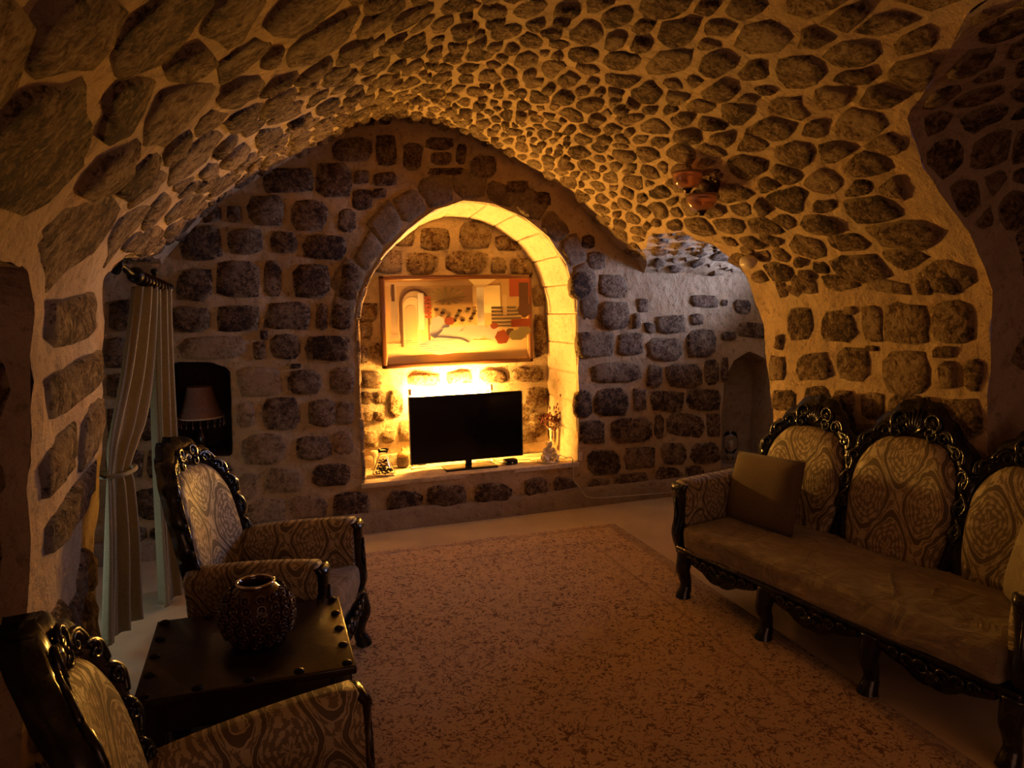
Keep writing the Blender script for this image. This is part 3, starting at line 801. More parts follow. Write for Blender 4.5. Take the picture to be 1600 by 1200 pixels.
for k in range(14): a = k*.45; shp([(.42, .22), (.42+.13*math.cos(a), .20+.11*math.sin(a)), (.42+.12*math.cos(a+.2), .20+.11*math.sin(a+.2))], 4)
rc(.33, .33, .62, .56, 0)
for k in range(22): el(.34+(k*.37 % .28), .36+(k*.61 % .18), .018, .02, 4 if k % 2 else 2, 6)
rc(.03, .06, .075, .66, 1); rc(.02, .64, .09, .70, 1); rc(.04, .05, .06, .25, 2)
rc(.62, .10, .67, .60, 3); rc(.60, .06, .69, .10, 1); shp([(.56, .0), (.76, .0), (.70, .07), (.60, .07)], 6)
for k in range(6): rc(.72-.0*k, .34+k*.045, .90+k*.012, .365+k*.045, 7); rc(.72, .365+k*.045, .92, .378+k*.045, 1)
rc(.85, 0, 1, .22, 5); rc(.92, .05, .99, .45, 2); rc(.80, .20, .83, .45, 1); rc(.86, .50, 1, .60, 5); el(.96, .38, .05, .1, 2)
el(.35, .60, .07, .14, 3); el(.34, .50, .045, .06, 3); el(.42, .50, .035, .05, 5); el(.47, .68, .13, .12, 3); el(.60, .64, .10, .09, 3); el(.38, .80, .18, .10, 3); el(.72, .66, .06, .09, 3)
el(.735, .575, .03, .04, 5); el(.79, .72, .05, .09, 5); el(.85, .66, .03, .05, 2); el(.90, .70, .06, .07, 4); el(.95, .65, .05, .06, 4)
for k in range(8): rc(.03+k*.02, .72+k*.025, .16+k*.06, .724+k*.025, 2)
mesh_obj('canvas', PV, PF, None, e, False, mats=pm, fm=FM)
g = G(); g.box(-PW/2+.02, PW/2-.02, .002, .02, -PH/2+.02, PH/2-.02); g.out('backing_board', TABLEWOOD, e, False)
e.rotation_euler = (0, 0, 0)

# ------------------------------------------------------------------ television and things on the shelf
SH = .372
e = empty('television', (1.64, 5.64, SH), 0, 'black flat television with thin silver edge standing on the niche shelf', 'television')
g = G(); g.box(-.455, .455, 0, .03, .055, .585, .004); g.box(-.3, .3, .03, .055, .12, .45, .008); g.out('casing', TVB, e)
g = G(); g.box(-.446, .446, -.003, .0, .068, .576); g.out('screen', TVS, e, False)
for x_ in (.455, -.46): g = G(); g.box(x_, x_+.005, -.002, .028, .055, .585); g.out('edge_trim', TVE, e, False)
g = G(); g.box(-.02, .03, .0, .03, .008, .07, .003); g.out('stand_neck', TVB, e)
g = G(); g.box(-.2, .22, -.10, .10, 0, .012, .004); g.out('stand_base', TVB, e)
e.rotation_euler = (0, 0, math.radians(-1.5))
def lab(o, l, c): return tag(o, l, c)
e = empty('set_top_box', (1.98, 5.60, SH), .1, 'small black receiver box beside the television stand', 'electronics')
g = G(); g.box(-.05, .05, -.04, .04, .004, .045, .01, 3); g.out('case', TVB, e)
g = G(); g.lathe([(.006, 0), (.008, .002), (.004, .004)], (0, -.042, .02), 10, 'y'); g.out('button', SILVER, e)
# cable tangle
def wig(a, b, n, amp, seed, z0=SH+.004):
    return catmull([(a[0]+(b[0]-a[0])*k/n+noise.noise(Vector((k*.9, seed, 0)))*amp, a[1]+(b[1]-a[1])*k/n+noise.noise(Vector((k*.9, seed, 5)))*amp, z0+abs(noise.noise(Vector((k, seed, 9))))*.02) for k in range(n+1)], 5)
g = G(); g.tube(wig((1.20, 5.74), (1.95, 5.66), 9, .10, 3), .004, 6); tag(g.out('power_cable', CABLE_B), 'thin dark cable lying behind the television stand', 'cable')
g = G(); g.tube(wig((1.75, 5.80), (2.42, 5.60), 9, .09, 8), .0035, 6)
tag(g.out('aerial_cable', STEM), 'tan cable trailing over the shelf towards the right jamb', 'cable')
p1 = on(880, 690, 1, YW+.1); p2 = on(893, 715, 1, YW-.045); p3 = on(896, 738, 1, YW-.04); p4 = on(907, 762, 1, YW-.05); p5 = on(930, 778, 1, YW-.055); p6 = on(965, 776, 1, YW-.055); p7 = on(1062, 768, 1, YW-.05)
g = G(); g.tube(catmull([on(878, 718, 2, SH+.005), p2, p3, on(897, 752, 1, YW-.05), p4, on(915, 775, 1, YW-.055), p5, p6, p7], 6), .0045, 6)
tag(g.out('white_cable', CABLE_W), 'white cable hanging from the shelf and running along the plinth', 'cable')
# flask of pebbles
fp = on(600, 742, 2, SH)
e = empty('glass_flask', (fp.x, fp.y, SH), 0, 'clear conical glass flask of dark pebbles at left end of the shelf', 'vase')
g = G(); pr = [(.075, .004), (.088, .015), (.085, .03), (.06, .09), (.035, .15), (.03, .17), (.045, .2)]
g.lathe(pr+[(.042, .2), (.027, .17), (.032, .15), (.056, .09), (.081, .03), (.083, .018), (.07, .008)], n=20); g.out('flask', GLASS, e)
g = G(); Q = random.Random(3)
for k in range(90):
    z = .018+.105*Q.random()**1.3; rm = max(.0, .072-(z-.02)*.42); a = Q.random()*6.28; r_ = rm*math.sqrt(Q.random()); g.ball((r_*math.cos(a), r_*math.sin(a), z), .010, 1, (1, .8, .7))
tag(g.out('pebbles', PEB, e), kind='stuff')
# round plate, candle cup and lidded basket behind the flask
pp_ = on(650, 716, 2, SH)
e = empty('round_plate', (pp_.x-.01, min(pp_.y, YB-.09), SH), .15, 'round pale plate leaning upright half behind the television', 'plate')
g = G(); g.lathe([(.02, 0), (.055, .004), (.075, .012), (.077, .015), (.055, .008), (.02, .004)], (0, 0, .078), 28, 'y'); g.out('plate', WHITE, e)
g = G(); g.box(-.03, .03, -.005, .045, 0, .008, .002); g.out('stand', TABLEWOOD, e)
bp = on(622, 722, 2, SH)
e = empty('lidded_jar', (bp.x, min(bp.y, YB-.1), SH), 0, 'small brown lidded jar between flask and round plate', 'jar')
g = G(); g.lathe([(.035, 0), (.05, .02), (.054, .05), (.045, .085), (.048, .09), (.042, .09)], n=20); g.out('body', PEB, e)
g = G(); g.lathe([(.05, .09), (.04, .115), (.018, .13), (.008, .135), (.012, .15), (.006, .16)], n=16); g.out('lid', STEM, e)
cp = on(583, 730, 2, SH)
e = empty('candle_cup', (cp.x, min(cp.y, YB-.08), SH), 0, 'tall pale candle cup nearest the left jamb behind the flask', 'candle')
g = G(); g.lathe([(.03, 0), (.03, .008), (.01, .02), (.009, .09), (.028, .12), (.03, .15), (.026, .15)], n=16); g.out('cup', WHITE, e)
# silver vase with dried flowers
vp = on(857, 705, 2, SH)
vx, vy = vp.x-.01, 5.78
e = empty('flower_vase', (vx, vy, SH), 0, 'silvered vase of dried reddish flowers in right corner of the niche', 'vase')
g = G(); g.lathe([(.055, 0), (.06, .006), (.05, .03), (.03, .06), (.04, .08), (.05, .10), (.052, .16), (.056, .22), (.064, .235), (.06, .235), (.05, .2), (.045, .1)], n=28); g.out('vase_body', SILVER, e)
Q = random.Random(5)
g = G(); g2 = G()
for k in range(26):
    a = Q.random()*6.28; r_ = .03+.10*Q.random(); h_ = .27+.09*Q.random() if k < 18 else .38+.14*Q.random(); 
    if k >= 18: r_ *= .8
    top = (r_*math.cos(a), min(r_*math.sin(a), .08), h_); g.tube([(0, 0, .12), (top[0]*.4, top[1]*.4, .23), top], [.002, .0018, .0012], 5)
    if k < 18:
        for j in range(7): g2.ball((top[0]+Q.uniform(-.03, .03), top[1]+Q.uniform(-.03, .03), top[2]+Q.uniform(-.05, .02)), Q.uniform(.006, .013), 1, jit=.3)
    else: g2.ball((top[0], top[1], top[2]), .006, 1, (1, 1, 2.6))
tag(g.out('stems', STEM, e), kind='stuff'); tag(g2.out('flower_heads', DRIED, e), kind='stuff')
# white ornament
op = on(857, 722, 2, SH)
e = empty('ornament', (op.x, op.y+.01, SH), 0, 'pale sculpted seated-figure ornament on an oval base before the vase', 'ornament')
g = G(); g.lathe([(.085, 0), (.09, .006), (.08, .016), (.06, .02)], n=24); g.out('base', WHITE, e)
g = G(); g.ball((0, 0, .045), .055, 3, (1.1, .8, .7), .25); g.ball((.005, -.005, .09), .036, 3, (1, .85, 1.1), .2); g.ball((.01, -.012, .142), .024, 3, (1, 1, 1.05), .1)
g.ball((.012, -.004, .152), .026, 2, (1.05, 1, .8), .35)
g.tube(catmull([(.035, 0, .11), (.06, -.02, .085), (.04, -.05, .07)], 5), [.013]*10+[.009], 8); g.tube(catmull([(-.028, 0, .11), (-.05, -.03, .085), (-.02, -.055, .07)], 5), [.013]*10+[.009], 8)
g.tube(catmull([(-.02, -.02, .04), (-.055, -.06, .055), (-.03, -.075, .02)], 5), [.02]*5+[.014]*6, 8); g.tube(catmull([(.025, -.02, .04), (.065, -.05, .055), (.045, -.075, .02)], 5), [.02]*5+[.014]*6, 8)
for k in range(8): g.ball((-.06+.014*k, -.045+.01*math.sin(k*2), .03+.006*(k % 3)), .011, 1, jit=.3)
o = g.out('figure', WHITE, e); md = o.modifiers.new('fuse', 'REMESH'); md.mode = 'VOXEL'; md.voxel_size = .0045; md.use_smooth_shade = True
gp = on(838, 705, 2, SH)
e = empty('glass_figurine', (gp.x, gp.y, SH), 0, 'tiny clear glass figurine between the television and pale ornament', 'ornament')
g = G(); g.lathe([(.028, 0), (.03, .006), (.012, .014), (.022, .04), (.026, .055), (.012, .075), (.018, .09), (.016, .105), (.005, .118)], n=16); g.out('figurine', GLASS, e)
# framed relief leaning behind the television on the right
lp = on(822, 692, 1, YB-.05)
e = empty('leaning_panel', (2.17, YB-.055, .47), 0, 'pale panel with faint floral relief leaning behind the flower vase', 'picture')
e.rotation_euler = (math.radians(-5), 0, 0)
g = G(); g.box(-.15, .15, 0, .014, 0, .33, .003); g.out('panel', STONE_N, e)
g = G(); frame_ring(g, .32, .012, .012, -.004, .018, .002)
for v in g.V: v.z += .006
g.out('bottom_rail', STEM, e)

# ------------------------------------------------------------------ lamp in the dark left niche
e = empty('table_lamp', (-.29, YW+.17, .675), 0, 'unlit table lamp with fringed shade inside the dark square wall niche', 'lamp')
g = G(); g.lathe([(.055, 0), (.06, .01), (.02, .025), (.028, .06), (.034, .10), (.022, .14), (.010, .17), (.010, .25)], n=20); g.out('base', CERAM, e)
g = G(); g.lathe([(.15, .24), (.155, .245), (.125, .30), (.10, .38), (.085, .455), (.088, .46), (.08, .455), (.096, .38), (.148, .245)], n=28); g.out('lamp_shade', SHADE_M, e)
g = G(); g.tube([(.152*math.cos(a/12*PI), .152*math.sin(a/12*PI), .247) for a in range(25)], .006, 6); g.out('shade_trim', WHITE, e)
g = G()
for k in range(20): a = k/20*6.28; g.lathe([(.002, .18), (.006, .19), (.004, .2), (.0015, .205), (.0015, .245)], (.152*math.cos(a), .152*math.sin(a), 0), 6)
tag(g.out('fringe', SHADE_M, e), kind='stuff')

# glass lantern in the right arched niche and inner arch
e = empty('glass_lantern', (4.06, YW+.13, .19), 0, 'clear glass jar standing in the dim arched niche behind the sofa', 'lantern')
g = G(); g.lathe([(.05, 0), (.055, .01), (.03, .03), (.035, .09), (.065, .15), (.06, .24), (.045, .28), (.04, .28), (.055, .235), (.06, .15), (.03, .09)], n=24); g.out('jar', GLASS, e)
g = G(); g.lathe([(.022, .13), (.022, .20), (.004, .205), (.002, .22)], n=12); g.out('candle', WHITE, e)

# ------------------------------------------------------------------ rug
RW, RL = 2.75, 4.7
V = []; F = []; us, vs = lin(-RW/2, RW/2, .11), lin(-RL/2, RL/2, .11)
for zz in (.012, .001):
    for u in us:
        for v in vs: V.append((u, v, zz+(noise.noise(Vector((u*2, v*2, 0)))*.0025 if zz > .01 else 0)))
nu, nv = len(us), len(vs); o2 = nu*nv
for i in range(nu-1):
    for j in range(nv-1): F.append((i*nv+j, (i+1)*nv+j, (i+1)*nv+j+1, i*nv+j+1)); F.append((o2+i*nv+j+1, o2+(i+1)*nv+j+1, o2+(i+1)*nv+j, o2+i*nv+j))
for i in range(nu-1): F.append((i*nv, o2+i*nv, o2+(i+1)*nv, (i+1)*nv)); F.append(((i+1)*nv+nv-1, o2+(i+1)*nv+nv-1, o2+i*nv+nv-1, i*nv+nv-1))
for j in range(nv-1): F.append((j+1, o2+j+1, o2+j, j)); k = (nu-1)*nv; F.append((k+j, o2+k+j, o2+k+j+1, k+j+1))
rug = mesh_obj('rug', V, F, RUG); rug.location = (1.09, 2.62, .0); rug.rotation_euler = (0, 0, math.radians(-2.2)); fix_normals(rug)
tag(rug, 'large faded tan Persian rug with brown floral pattern on the floor', 'rug')
RUGZ = .012

# ------------------------------------------------------------------ carved seating
def spiral(cx, cz, r_, turns, a0, dr=1, n=16, rr=.12):
    return [(cx+(r_*(1-(1-rr)*k/n))*math.cos(a0+dr*turns*2*PI*k/n), cz+(r_*(1-(1-rr)*k/n))*math.sin(a0+dr*turns*2*PI*k/n)) for k in range(n+1)]
def panel_outline(hw, hb, z0, z1, n=22):
    """half outline from bottom centre-right, up and over; returns full open outline left to right (a, z)"""
    half = catmull([(hb, z0), (hw*.97, z0+(z1-z0)*.25), (hw, z0+(z1-z0)*.52), (hw*.93, z0+(z1-z0)*.76), (hw*.68, z0+(z1-z0)*.93), (hw*.34, z1-.004), (0, z1)], 4)
    return [(-a, z) for a, z in half]+[(a, z) for a, z in half[::-1][1:]]
def back_map(xb, z0, rec, k, a0=0):
    def f(a, z, t_=0.0):
        return Vector((xb-rec*(z-z0)+k*(a)**2+t_, a0+a, z))
    return f
def pad(parent, outline, f, puff, m, name='backrest', t0=.0):
    cz = (min(z for _, z in outline)+max(z for _, z in outline))/2; n = len(outline)
    V = []; F = []; rings = [(1.0, 0), (1.0, .25), (.97, .55), (.90, .8), (.75, .93), (.5, .99), (.25, 1.0)]
    for (s, h_) in rings:
        for (a, z) in outline: V.append(f(a*s, cz+(z-cz)*s, t0+puff*h_))
    V.append(f(0, cz, t0+puff)); c = len(V)-1
    for r_ in range(len(rings)-1):
        for k in range(n): F.append((r_*n+k, r_*n+(k+1) % n, (r_+1)*n+(k+1) % n, (r_+1)*n+k))
    b = (len(rings)-1)*n
    for k in range(n): F.append((b+k, b+(k+1) % n, c))
    o = mesh_obj(name, V, F, m, parent); return fix_normals(o)
def carve(g, f, pts, r_, t_, n=6):
    N = len(pts); rs = r_ if isinstance(r_, list) else [r_*(1-.65*k/(N-1)) for k in range(N)]
    g.tube([f(a, z, t_) for a, z in pts], rs, n)
def crest(parent, outline, f, peak, wid, t0=.0, thick=.03, side=True):
    KS = (wid+peak)/.125
    """carved frame around the upper part of a panel; name crest (> carving)"""
    n = len(outline); zt = max(z for _, z in outline); zb = min(z for _, z in outline)
    g = G(); V = []; F = []
    hw = max(a for a, _ in outline)
    for i, (a, z) in enumerate(outline):
        pa, pz = outline[max(i-1, 0)]; na, nz_ = outline[min(i+1, n-1)]; dx, dz = na-pa, nz_-pz; l_ = math.hypot(dx, dz) or 1
        ox, oz = -dz/l_, dx/l_
        up_ = max(0, (z-zb)/(zt-zb)); c = abs(a)/hw
        wv_ = wid*(.55+.45*up_)+peak*max(0, 1-(c/.62)**2)*(up_ > .8)+.012*math.sin(i*1.9)*(up_ > .35)
        q = (a+ox*wv_, z+oz*wv_)
        inn = (a-ox*.012, z-oz*.012); mid = ((inn[0]+q[0])/2, (inn[1]+q[1])/2)
        V += [f(*inn, t0), f(*inn, t0+thick*.9), f(*mid, t0+thick*1.25), f(*q, t0+thick*.8), f(*q, t0-.045)]
    for i in range(n-1):
        for k in range(5): F.append((i*5+k, i*5+(k+1) % 5, (i+1)*5+(k+1) % 5, (i+1)*5+k))
    F.append((0, 1, 2, 3, 4)); F.append(tuple((n-1)*5+k for k in range(5))[::-1])
    cr = fix_normals(mesh_obj('crest', V, F, BLACK, parent))
    T = t0+thick*1.3; zc = zt+wid*.5
    # central shell
    for k in range(7):
        a = (k-3)*.34; carve(g, f, [(0, zc-.02), (math.sin(a)*.03*KS, zc-.02+math.cos(a)*.035*KS), (math.sin(a)*.05*KS, zc-.02+math.cos(a)*(.03+peak*.55)*KS)], [.004, .011, .007], T)
    for sg in (-1, 1):
        carve(g, f, [(sg*x, z) for x, z in spiral(.055*KS, zc+.026*KS, .036*KS, 1.5, -1.2, 1)], .011, T+.004)
        carve(g, f, [(sg*x, z) for x, z in spiral(.062*KS, zc-.024, .026*KS, 1.4, 2.2, -1)], .009, T+.004)
        # scrolls running down along the outline
        half = [(a, z) for a, z in outline if a*sg > 0]
        if sg < 0: half = half[::-1]
        half = sorted(half, key=lambda q: -q[1])
        L = len(half)
        for j, fr in enumerate([.10, .24, .38, .50, .62, .74]):
            i = int(fr*(L-1)); a, z = half[i]; i2 = min(i+1, L-1); dx, dz = half[i2][0]-half[max(i-1, 0)][0], half[i2][1]-half[max(i-1, 0)][1]; l_ = math.hypot(dx, dz) or 1
            ox, oz = -dz/l_*(1 if sg > 0 else -1), dx/l_*(1 if sg > 0 else -1)
            if ox*sg < -.01 and abs(ox) > .2: ox, oz = -ox, -oz
            if abs(ox) <= .2 and oz < 0: ox, oz = -ox, -oz
            wd = wid*(1-.45*fr); ca, cz_ = a+ox*wd*.45, z+oz*wd*.45; th = math.atan2(dz, dx)
            r1 = wd*.5
            carve(g, f, spiral(ca, cz_, r1, 1.35, th+(0 if j % 2 else PI), sg*(1 if j % 2 else -1), 14), .0095*(1-.3*fr), T)
            # leaf sweeping outward
            e1_, e2_ = (dx/l_, dz/l_), (ox, oz)
            lf_ = [(ca+e1_[0]*u_+e2_[0]*v_, cz_+e1_[1]*u_+e2_[1]*v_) for u_, v_ in [(-.05, -.01), (-.02, wd*.35), (.015, wd*.55), (.045, wd*.30), (.06, wd*.05)]]
            carve(g, f, catmull(lf_, 3), [.004]+[.010]*6+[.009]*5+[.003], T-.004)
    g.out('carving', BLACK, cr)
    return cr
def leg_geo(x, y, ztop, dx, dy, th=.040):
    P = catmull([(x, y, ztop), (x+dx*.012, y+dy*.012, ztop-.05), (x+dx*.022, y+dy*.022, ztop-.10), (x+dx*.004, y+dy*.004, ztop*.42), (x, y, .06), (x+dx*.014, y+dy*.014, .022), (x+dx*.018, y+dy*.018, .0)], 4)
    n = len(P); rs = []
    for i, p in enumerate(P):
        u = i/(n-1); rs.append(th*(1.15-.45*min(1, u/.62) if u < .62 else .70+.35*((u-.62)/.38)**.8))
    g = G(); g.tube(P, rs, 10); return g
def sbox_obj(name, m, parent, a, bev=.03, seg=4, fn=None):
    g = G(); g.box(*a, bev, seg, fn); return g.out(name, m, parent)
def loft(secs, closed_ends=True):
    """secs: list of rings with equal counts"""
    n = len(secs[0]); V = [p for s in secs for p in s]; F = []
    for i in range(len(secs)-1):
        for k in range(n): F.append((i*n+k, i*n+(k+1) % n, (i+1)*n+(k+1) % n, (i+1)*n+k))
    F.append(tuple(range(n))[::-1]); F.append(tuple((len(secs)-1)*n+k for k in range(n))); return V, F
def arm(parent, sg, y_in, x0, x1, zseat, ztop, wd=.10, drop=.03, back_in=.0):
    """upholstered arm sloping down to the back, with a carved black front"""
    secs = []; N = 14
    for i in range(9):
        f_ = i/8; x = x0+(x1-x0)*f_; top = ztop+.012*math.sin(f_*PI)-drop*(1-f_)**1.5*0+(.0)
        top = ztop-.05*(1-f_)**2*0+.035*math.sin(f_*PI*.55)*0
        top = ztop-(.045*(1-f_)**2 if drop > 0 else -.02*(1-f_))
        ring = []
        for k in range(N):
            a = 2*PI*k/N; ca, sa = math.cos(a), math.sin(a)
            yy = (abs(ca)**.6)*(1 if ca > 0 else -1)*wd/2; zz = (abs(sa)**.6)*(1 if sa > 0 else -1)
            z = (zseat-.04+top)/2+zz*(top-zseat+.04)/2; roll = .018*max(0, zz)
            ring.append(Vector((x, sg*(y_in+wd/2+roll+back_in*(1-f_))+yy*(1+.25*max(0, zz)), z)))
        secs.append(ring)
    c0 = sum(secs[0], Vector())/N; c1 = sum(secs[-1], Vector())/N
    secs = [[c0+(p-c0)*.8-Vector((.01, 0, 0)) for p in secs[0]]]+secs+[[c1+(p-c1)*.9+Vector((.012, 0, 0)) for p in secs[-1]]]
    V, F = loft(secs); o = fix_normals(mesh_obj('arm', V, F, DAM_A, parent))
    # black facing with scroll
    g = G(); yc = sg*(y_in+wd/2+.015)
    path = catmull([(x1+.005, yc, zseat-.16), (x1+.035, yc, zseat-.05), (x1+.012, yc, zseat+.05), (x1+.02, yc, ztop-.08), (x1+.026, yc, ztop-.04), (x1+.014, yc, ztop-.018)], 5)
    secs = []
    for i, p in enumerate(path):
        u = i/(len(path)-1); w_ = wd*(.26+.22*u); tk = .016+.008*math.sin(u*PI)
        secs.append([Vector(p)+Vector((cx_*tk, cy_*w_, 0)) for cx_, cy_ in [(-1, -1), (.4, -1), (1, -.6), (1, .6), (.4, 1), (-1, 1)]])
    V, F = loft(secs); g.add(V, F)
    for s2 in (-1, 1):
        g.tube([(x1+.038, yc+s2*y_, z_) for y_, z_ in spiral(.018, ztop-.052, .020, 1.4, 0, 1)], [.007]*10+[.004]*7, 6)
    g.tube([(x1+.045, yc, ztop-.10), (x1+.045, yc, zseat+.02), (x1+.05, yc, zseat-.06)], [.006, .011, .006], 7)
    g.out('arm_facing', BLACK, parent)
def apron(parent, x, y0, y1, ztop, dep):
    g = G(); n = 17; pts = []
    for i in range(n):
        u = i/(n-1); d_ = dep*(.30+.70*math.sin(u*PI)**2*.9+.10*abs(math.sin(u*PI*4))); pts.append((y0+(y1-y0)*u, ztop-d_))
    V = []; F = []
    for xx in (x-.012, x+.012):
        for (y, z) in pts: V += [(xx, y, ztop), (xx, y, z)]
    for i in range(n-1):
        a = i*2; F += [(a, a+1, a+3, a+2)]; b = 2*n+a; F += [(b, b+2, b+3, b+1)]; F += [(a+1, b+1, b+3, a+3)]
    g.add(V, F); ym = (y0+y1)/2; w_ = (y1-y0)
    for sg in (-1, 1):
        for (oy, oz, r_, a0, d_) in [(.09, .35, .28, 0, 1), (.22, .30, .24, PI, -1), (.34, .22, .20, 0, 1)]:
            g.tube([(x+.016, y_, z_) for y_, z_ in [(ym+sg*yy, zz) for yy, zz in spiral(w_*oy, ztop-dep*oz, dep*r_*1.2, 1.4, a0, d_)]], [.010]*9+[.006]*8, 6)
    for k in range(5): a = (k-2)*.4; g.tube([(x+.016, ym, ztop-dep*.25), (x+.022, ym+math.sin(a)*.03, ztop-dep*.25-math.cos(a)*dep*.35), (x+.016, ym+math.sin(a)*.045, ztop-dep*.25-math.cos(a)*dep*.62)], [.004, .010, .005], 6)
    g.out('apron', BLACK, parent)

def armchair(loc, rz, label):
    e = empty('armchair', (loc[0], loc[1], RUGZ), rz, label, 'armchair', 'carved damask armchairs')
    zs = .41
    # seat cushion narrowing to the back with a bowed front
    def fn(v):
        u = (v.x+.28)/.64; return Vector((v.x+(.03*(1-(v.y/.3)**2) if u > .5 else 0), v.y*(.84+.16*u), v.z+.012*(1-(v.y/.3)**2)*(v.z > .35)))
    g = G(); g.box(-.28, .34, -.29, .29, .29, zs+.015, .045, 4); 
    bm = bmesh.new(); me = bpy.data.meshes.new('t'); me.from_pydata([tuple(v) for v in g.V], [], g.F); bm.from_mesh(me); bmesh.ops.subdivide_edges(bm, edges=bm.edges[:], cuts=3, use_grid_fill=True)
    g = G(); bm.verts.index_update(); g.add([fn(v.co) for v in bm.verts], [tuple(v.index for v in f_.verts) for f_ in bm.faces]); bm.free()
    g.out('seat', VELVET, e)
    sbox_obj('seat_rail', BLACK, e, (-.30, .35, -.285, .285, .245, .30), .012, 2, fn)
    apron(e, .36, -.24, .24, .275, .10)
    for (x, y, dx, dy) in [(.33, .27, 1, .5), (.33, -.27, 1, -.5), (-.27, .22, -1, .3), (-.27, -.22, -1, -.3)]:
        leg_geo(x, y, .27, dx, dy).out('leg', BLACK, e)
    for sg in (-1, 1): arm(e, sg, .225, -.24, .315, zs-.02, .645, .12, 1, -.03)
    f = back_map(-.27, zs, .20, .95)
    ol = panel_outline(.245, .15, zs-.02, .985)
    pad(e, ol, f, .06, DAM_B, t0=.005)
    # black back board
    ob = [(a*1.06, z+(.01 if z > .7 else 0)) for a, z in ol]
    pad(e, ob, f, -.03, BLACK, 'back_board', -.002)
    crest(e, ol, f, .055, .062, 0)
    return e
armchair((.066, 3.51), math.radians(-22), 'black carved armchair with gold damask back beyond the side table')
armchair((-.03, 1.712), math.radians(8), 'nearest black carved armchair, cropped at lower left, before the side table')

def sofa():
    e = empty('sofa', (2.25+.139*.975+.990*.36, 3.65-.990*.975+.139*.36, RUGZ*.6), math.radians(188), 'long carved black sofa with three gold damask back panels on the right', 'sofa')
    # local: +x front (front edge at .36), y from -.975 (far) to .975 (near)
    zs = .425
    def wr(v):
        z = v.z
        if z > .38: z += .016*noise.noise(Vector((v.x*2.2, v.y*3, 0)))+.006*(1-(v.x/.34)**2)
        x = v.x+(.022*noise.noise(Vector((0, v.y*6, z*3))) if v.x > .3 else 0)
        return Vector((x, v.y, z))
    g = G(); g.box(-.30, .365, -.87, .862, .285, zs, .035, 3)
    me = bpy.data.meshes.new('t'); me.from_pydata([tuple(v) for v in g.V], [], g.F); bm = bmesh.new(); bm.from_mesh(me)
    long_ = [ed for ed in bm.edges if ed.calc_length() > .1]; bmesh.ops.subdivide_edges(bm, edges=bm.edges[:], cuts=12, use_grid_fill=True)
    bm.verts.index_update(); g = G(); g.add([wr(v.co) for v in bm.verts], [tuple(v.index for v in f_.verts) for f_ in bm.faces]); bm.free()
    seat = g.out('seat', VELVET, e)
    # creases pulled across the cushion
    for (xa, ya, xb, yb) in [(.33, -.60, -.05, -.70), (.31, -.48, -.02, -.52), (.30, -.10, .05, -.22), (.30, .38, -.10, .10), (.15, .44, -.02, .40)]:
        P = [(xa+(xb-xa)*k/8, ya+(yb-ya)*k/8+.012*math.sin(k), 0) for k in range(9)]
        P = [(x, y, wr(Vector((x, y, zs))).z-.003) for x, y, _ in P]; g = G(); g.tube(P, [.002, .006, .009, .011, .011, .010, .008, .006, .002], 6)
        g.out('fold', VELVET, seat)
    sbox_obj('seat_rail', BLACK, e, (-.33, .355, -.93, .93, .245, .292), .012, 2)
    ly = [-.87, -.27, .32, .90]
    for i in range(3): apron(e, .352, ly[i]+.05, ly[i+1]-.05, .268, .10)
    for y in ly: leg_geo(.325, y, .262, 1, 0, .044).out('leg', BLACK, e)
    for y in ly: leg_geo(-.31, y, .262, -1, 0, .038).out('leg', BLACK, e)
    arm(e, -1, .865, -.30, .30, zs-.02, .66, .12, -1)
    arm(e, 1, .845, -.30, .30, zs-.02, .66, .12, -1)
    for (a0, hw, z1, pk) in [(-.60, .275, .955, .085), (0.0, .285, .99, .10), (.60, .275, .955, .085)]:
        f = back_map(-.265, zs, .24, .35, a0)
        ol = panel_outline(hw-.01, hw*.84, zs-.03, z1)
        pad(e, ol, f, .075, DAM_B, t0=.01)
        crest(e, ol, f, pk, .085, 0)
    # black board behind all panels and dark drops between them
    f = back_map(-.265, zs, .24, 0)
    top = lambda y: .80+.17*max(0, math.cos((abs((y+.3) % .6-.3))/.3*PI/2))
    n = 49; V = []; F = []
    for i in range(n):
        y = -.92+1.84*i/(n-1); tz = top(y-.3+.3)
        V += [f(y, zs-.1, -.002), f(y, tz, -.002), f(y, tz, -.035), f(y, zs-.1, -.035)]
    for i in range(n-1):
        for k in range(4): F.append((i*4+k, i*4+(k+1) % 4, (i+1)*4+(k+1) % 4, (i+1)*4+k))
    fix_normals(mesh_obj('back_board', V, F, BLACK, e, False))
    for y in (-.30, .30):
        g = G(); g.tube([f(y, z, .03) for z in (.475, .50, .56, .66, .78, .88, .94)], [.010, .022, .026, .020, .016, .02, .012], 10)
        g.out('drop_post', BLACK, e)
    for y in (-.93, .93):
        g = G(); g.tube([f(y, z, .0) for z in (.27, .45, .60, .72)], [.028, .026, .03, .02], 8); g.out('end_post', BLACK, e)
    return e
SOFA = sofa()
SM = Matrix.Translation(SOFA.location) @ Matrix.Rotation(math.radians(188), 4, 'Z')

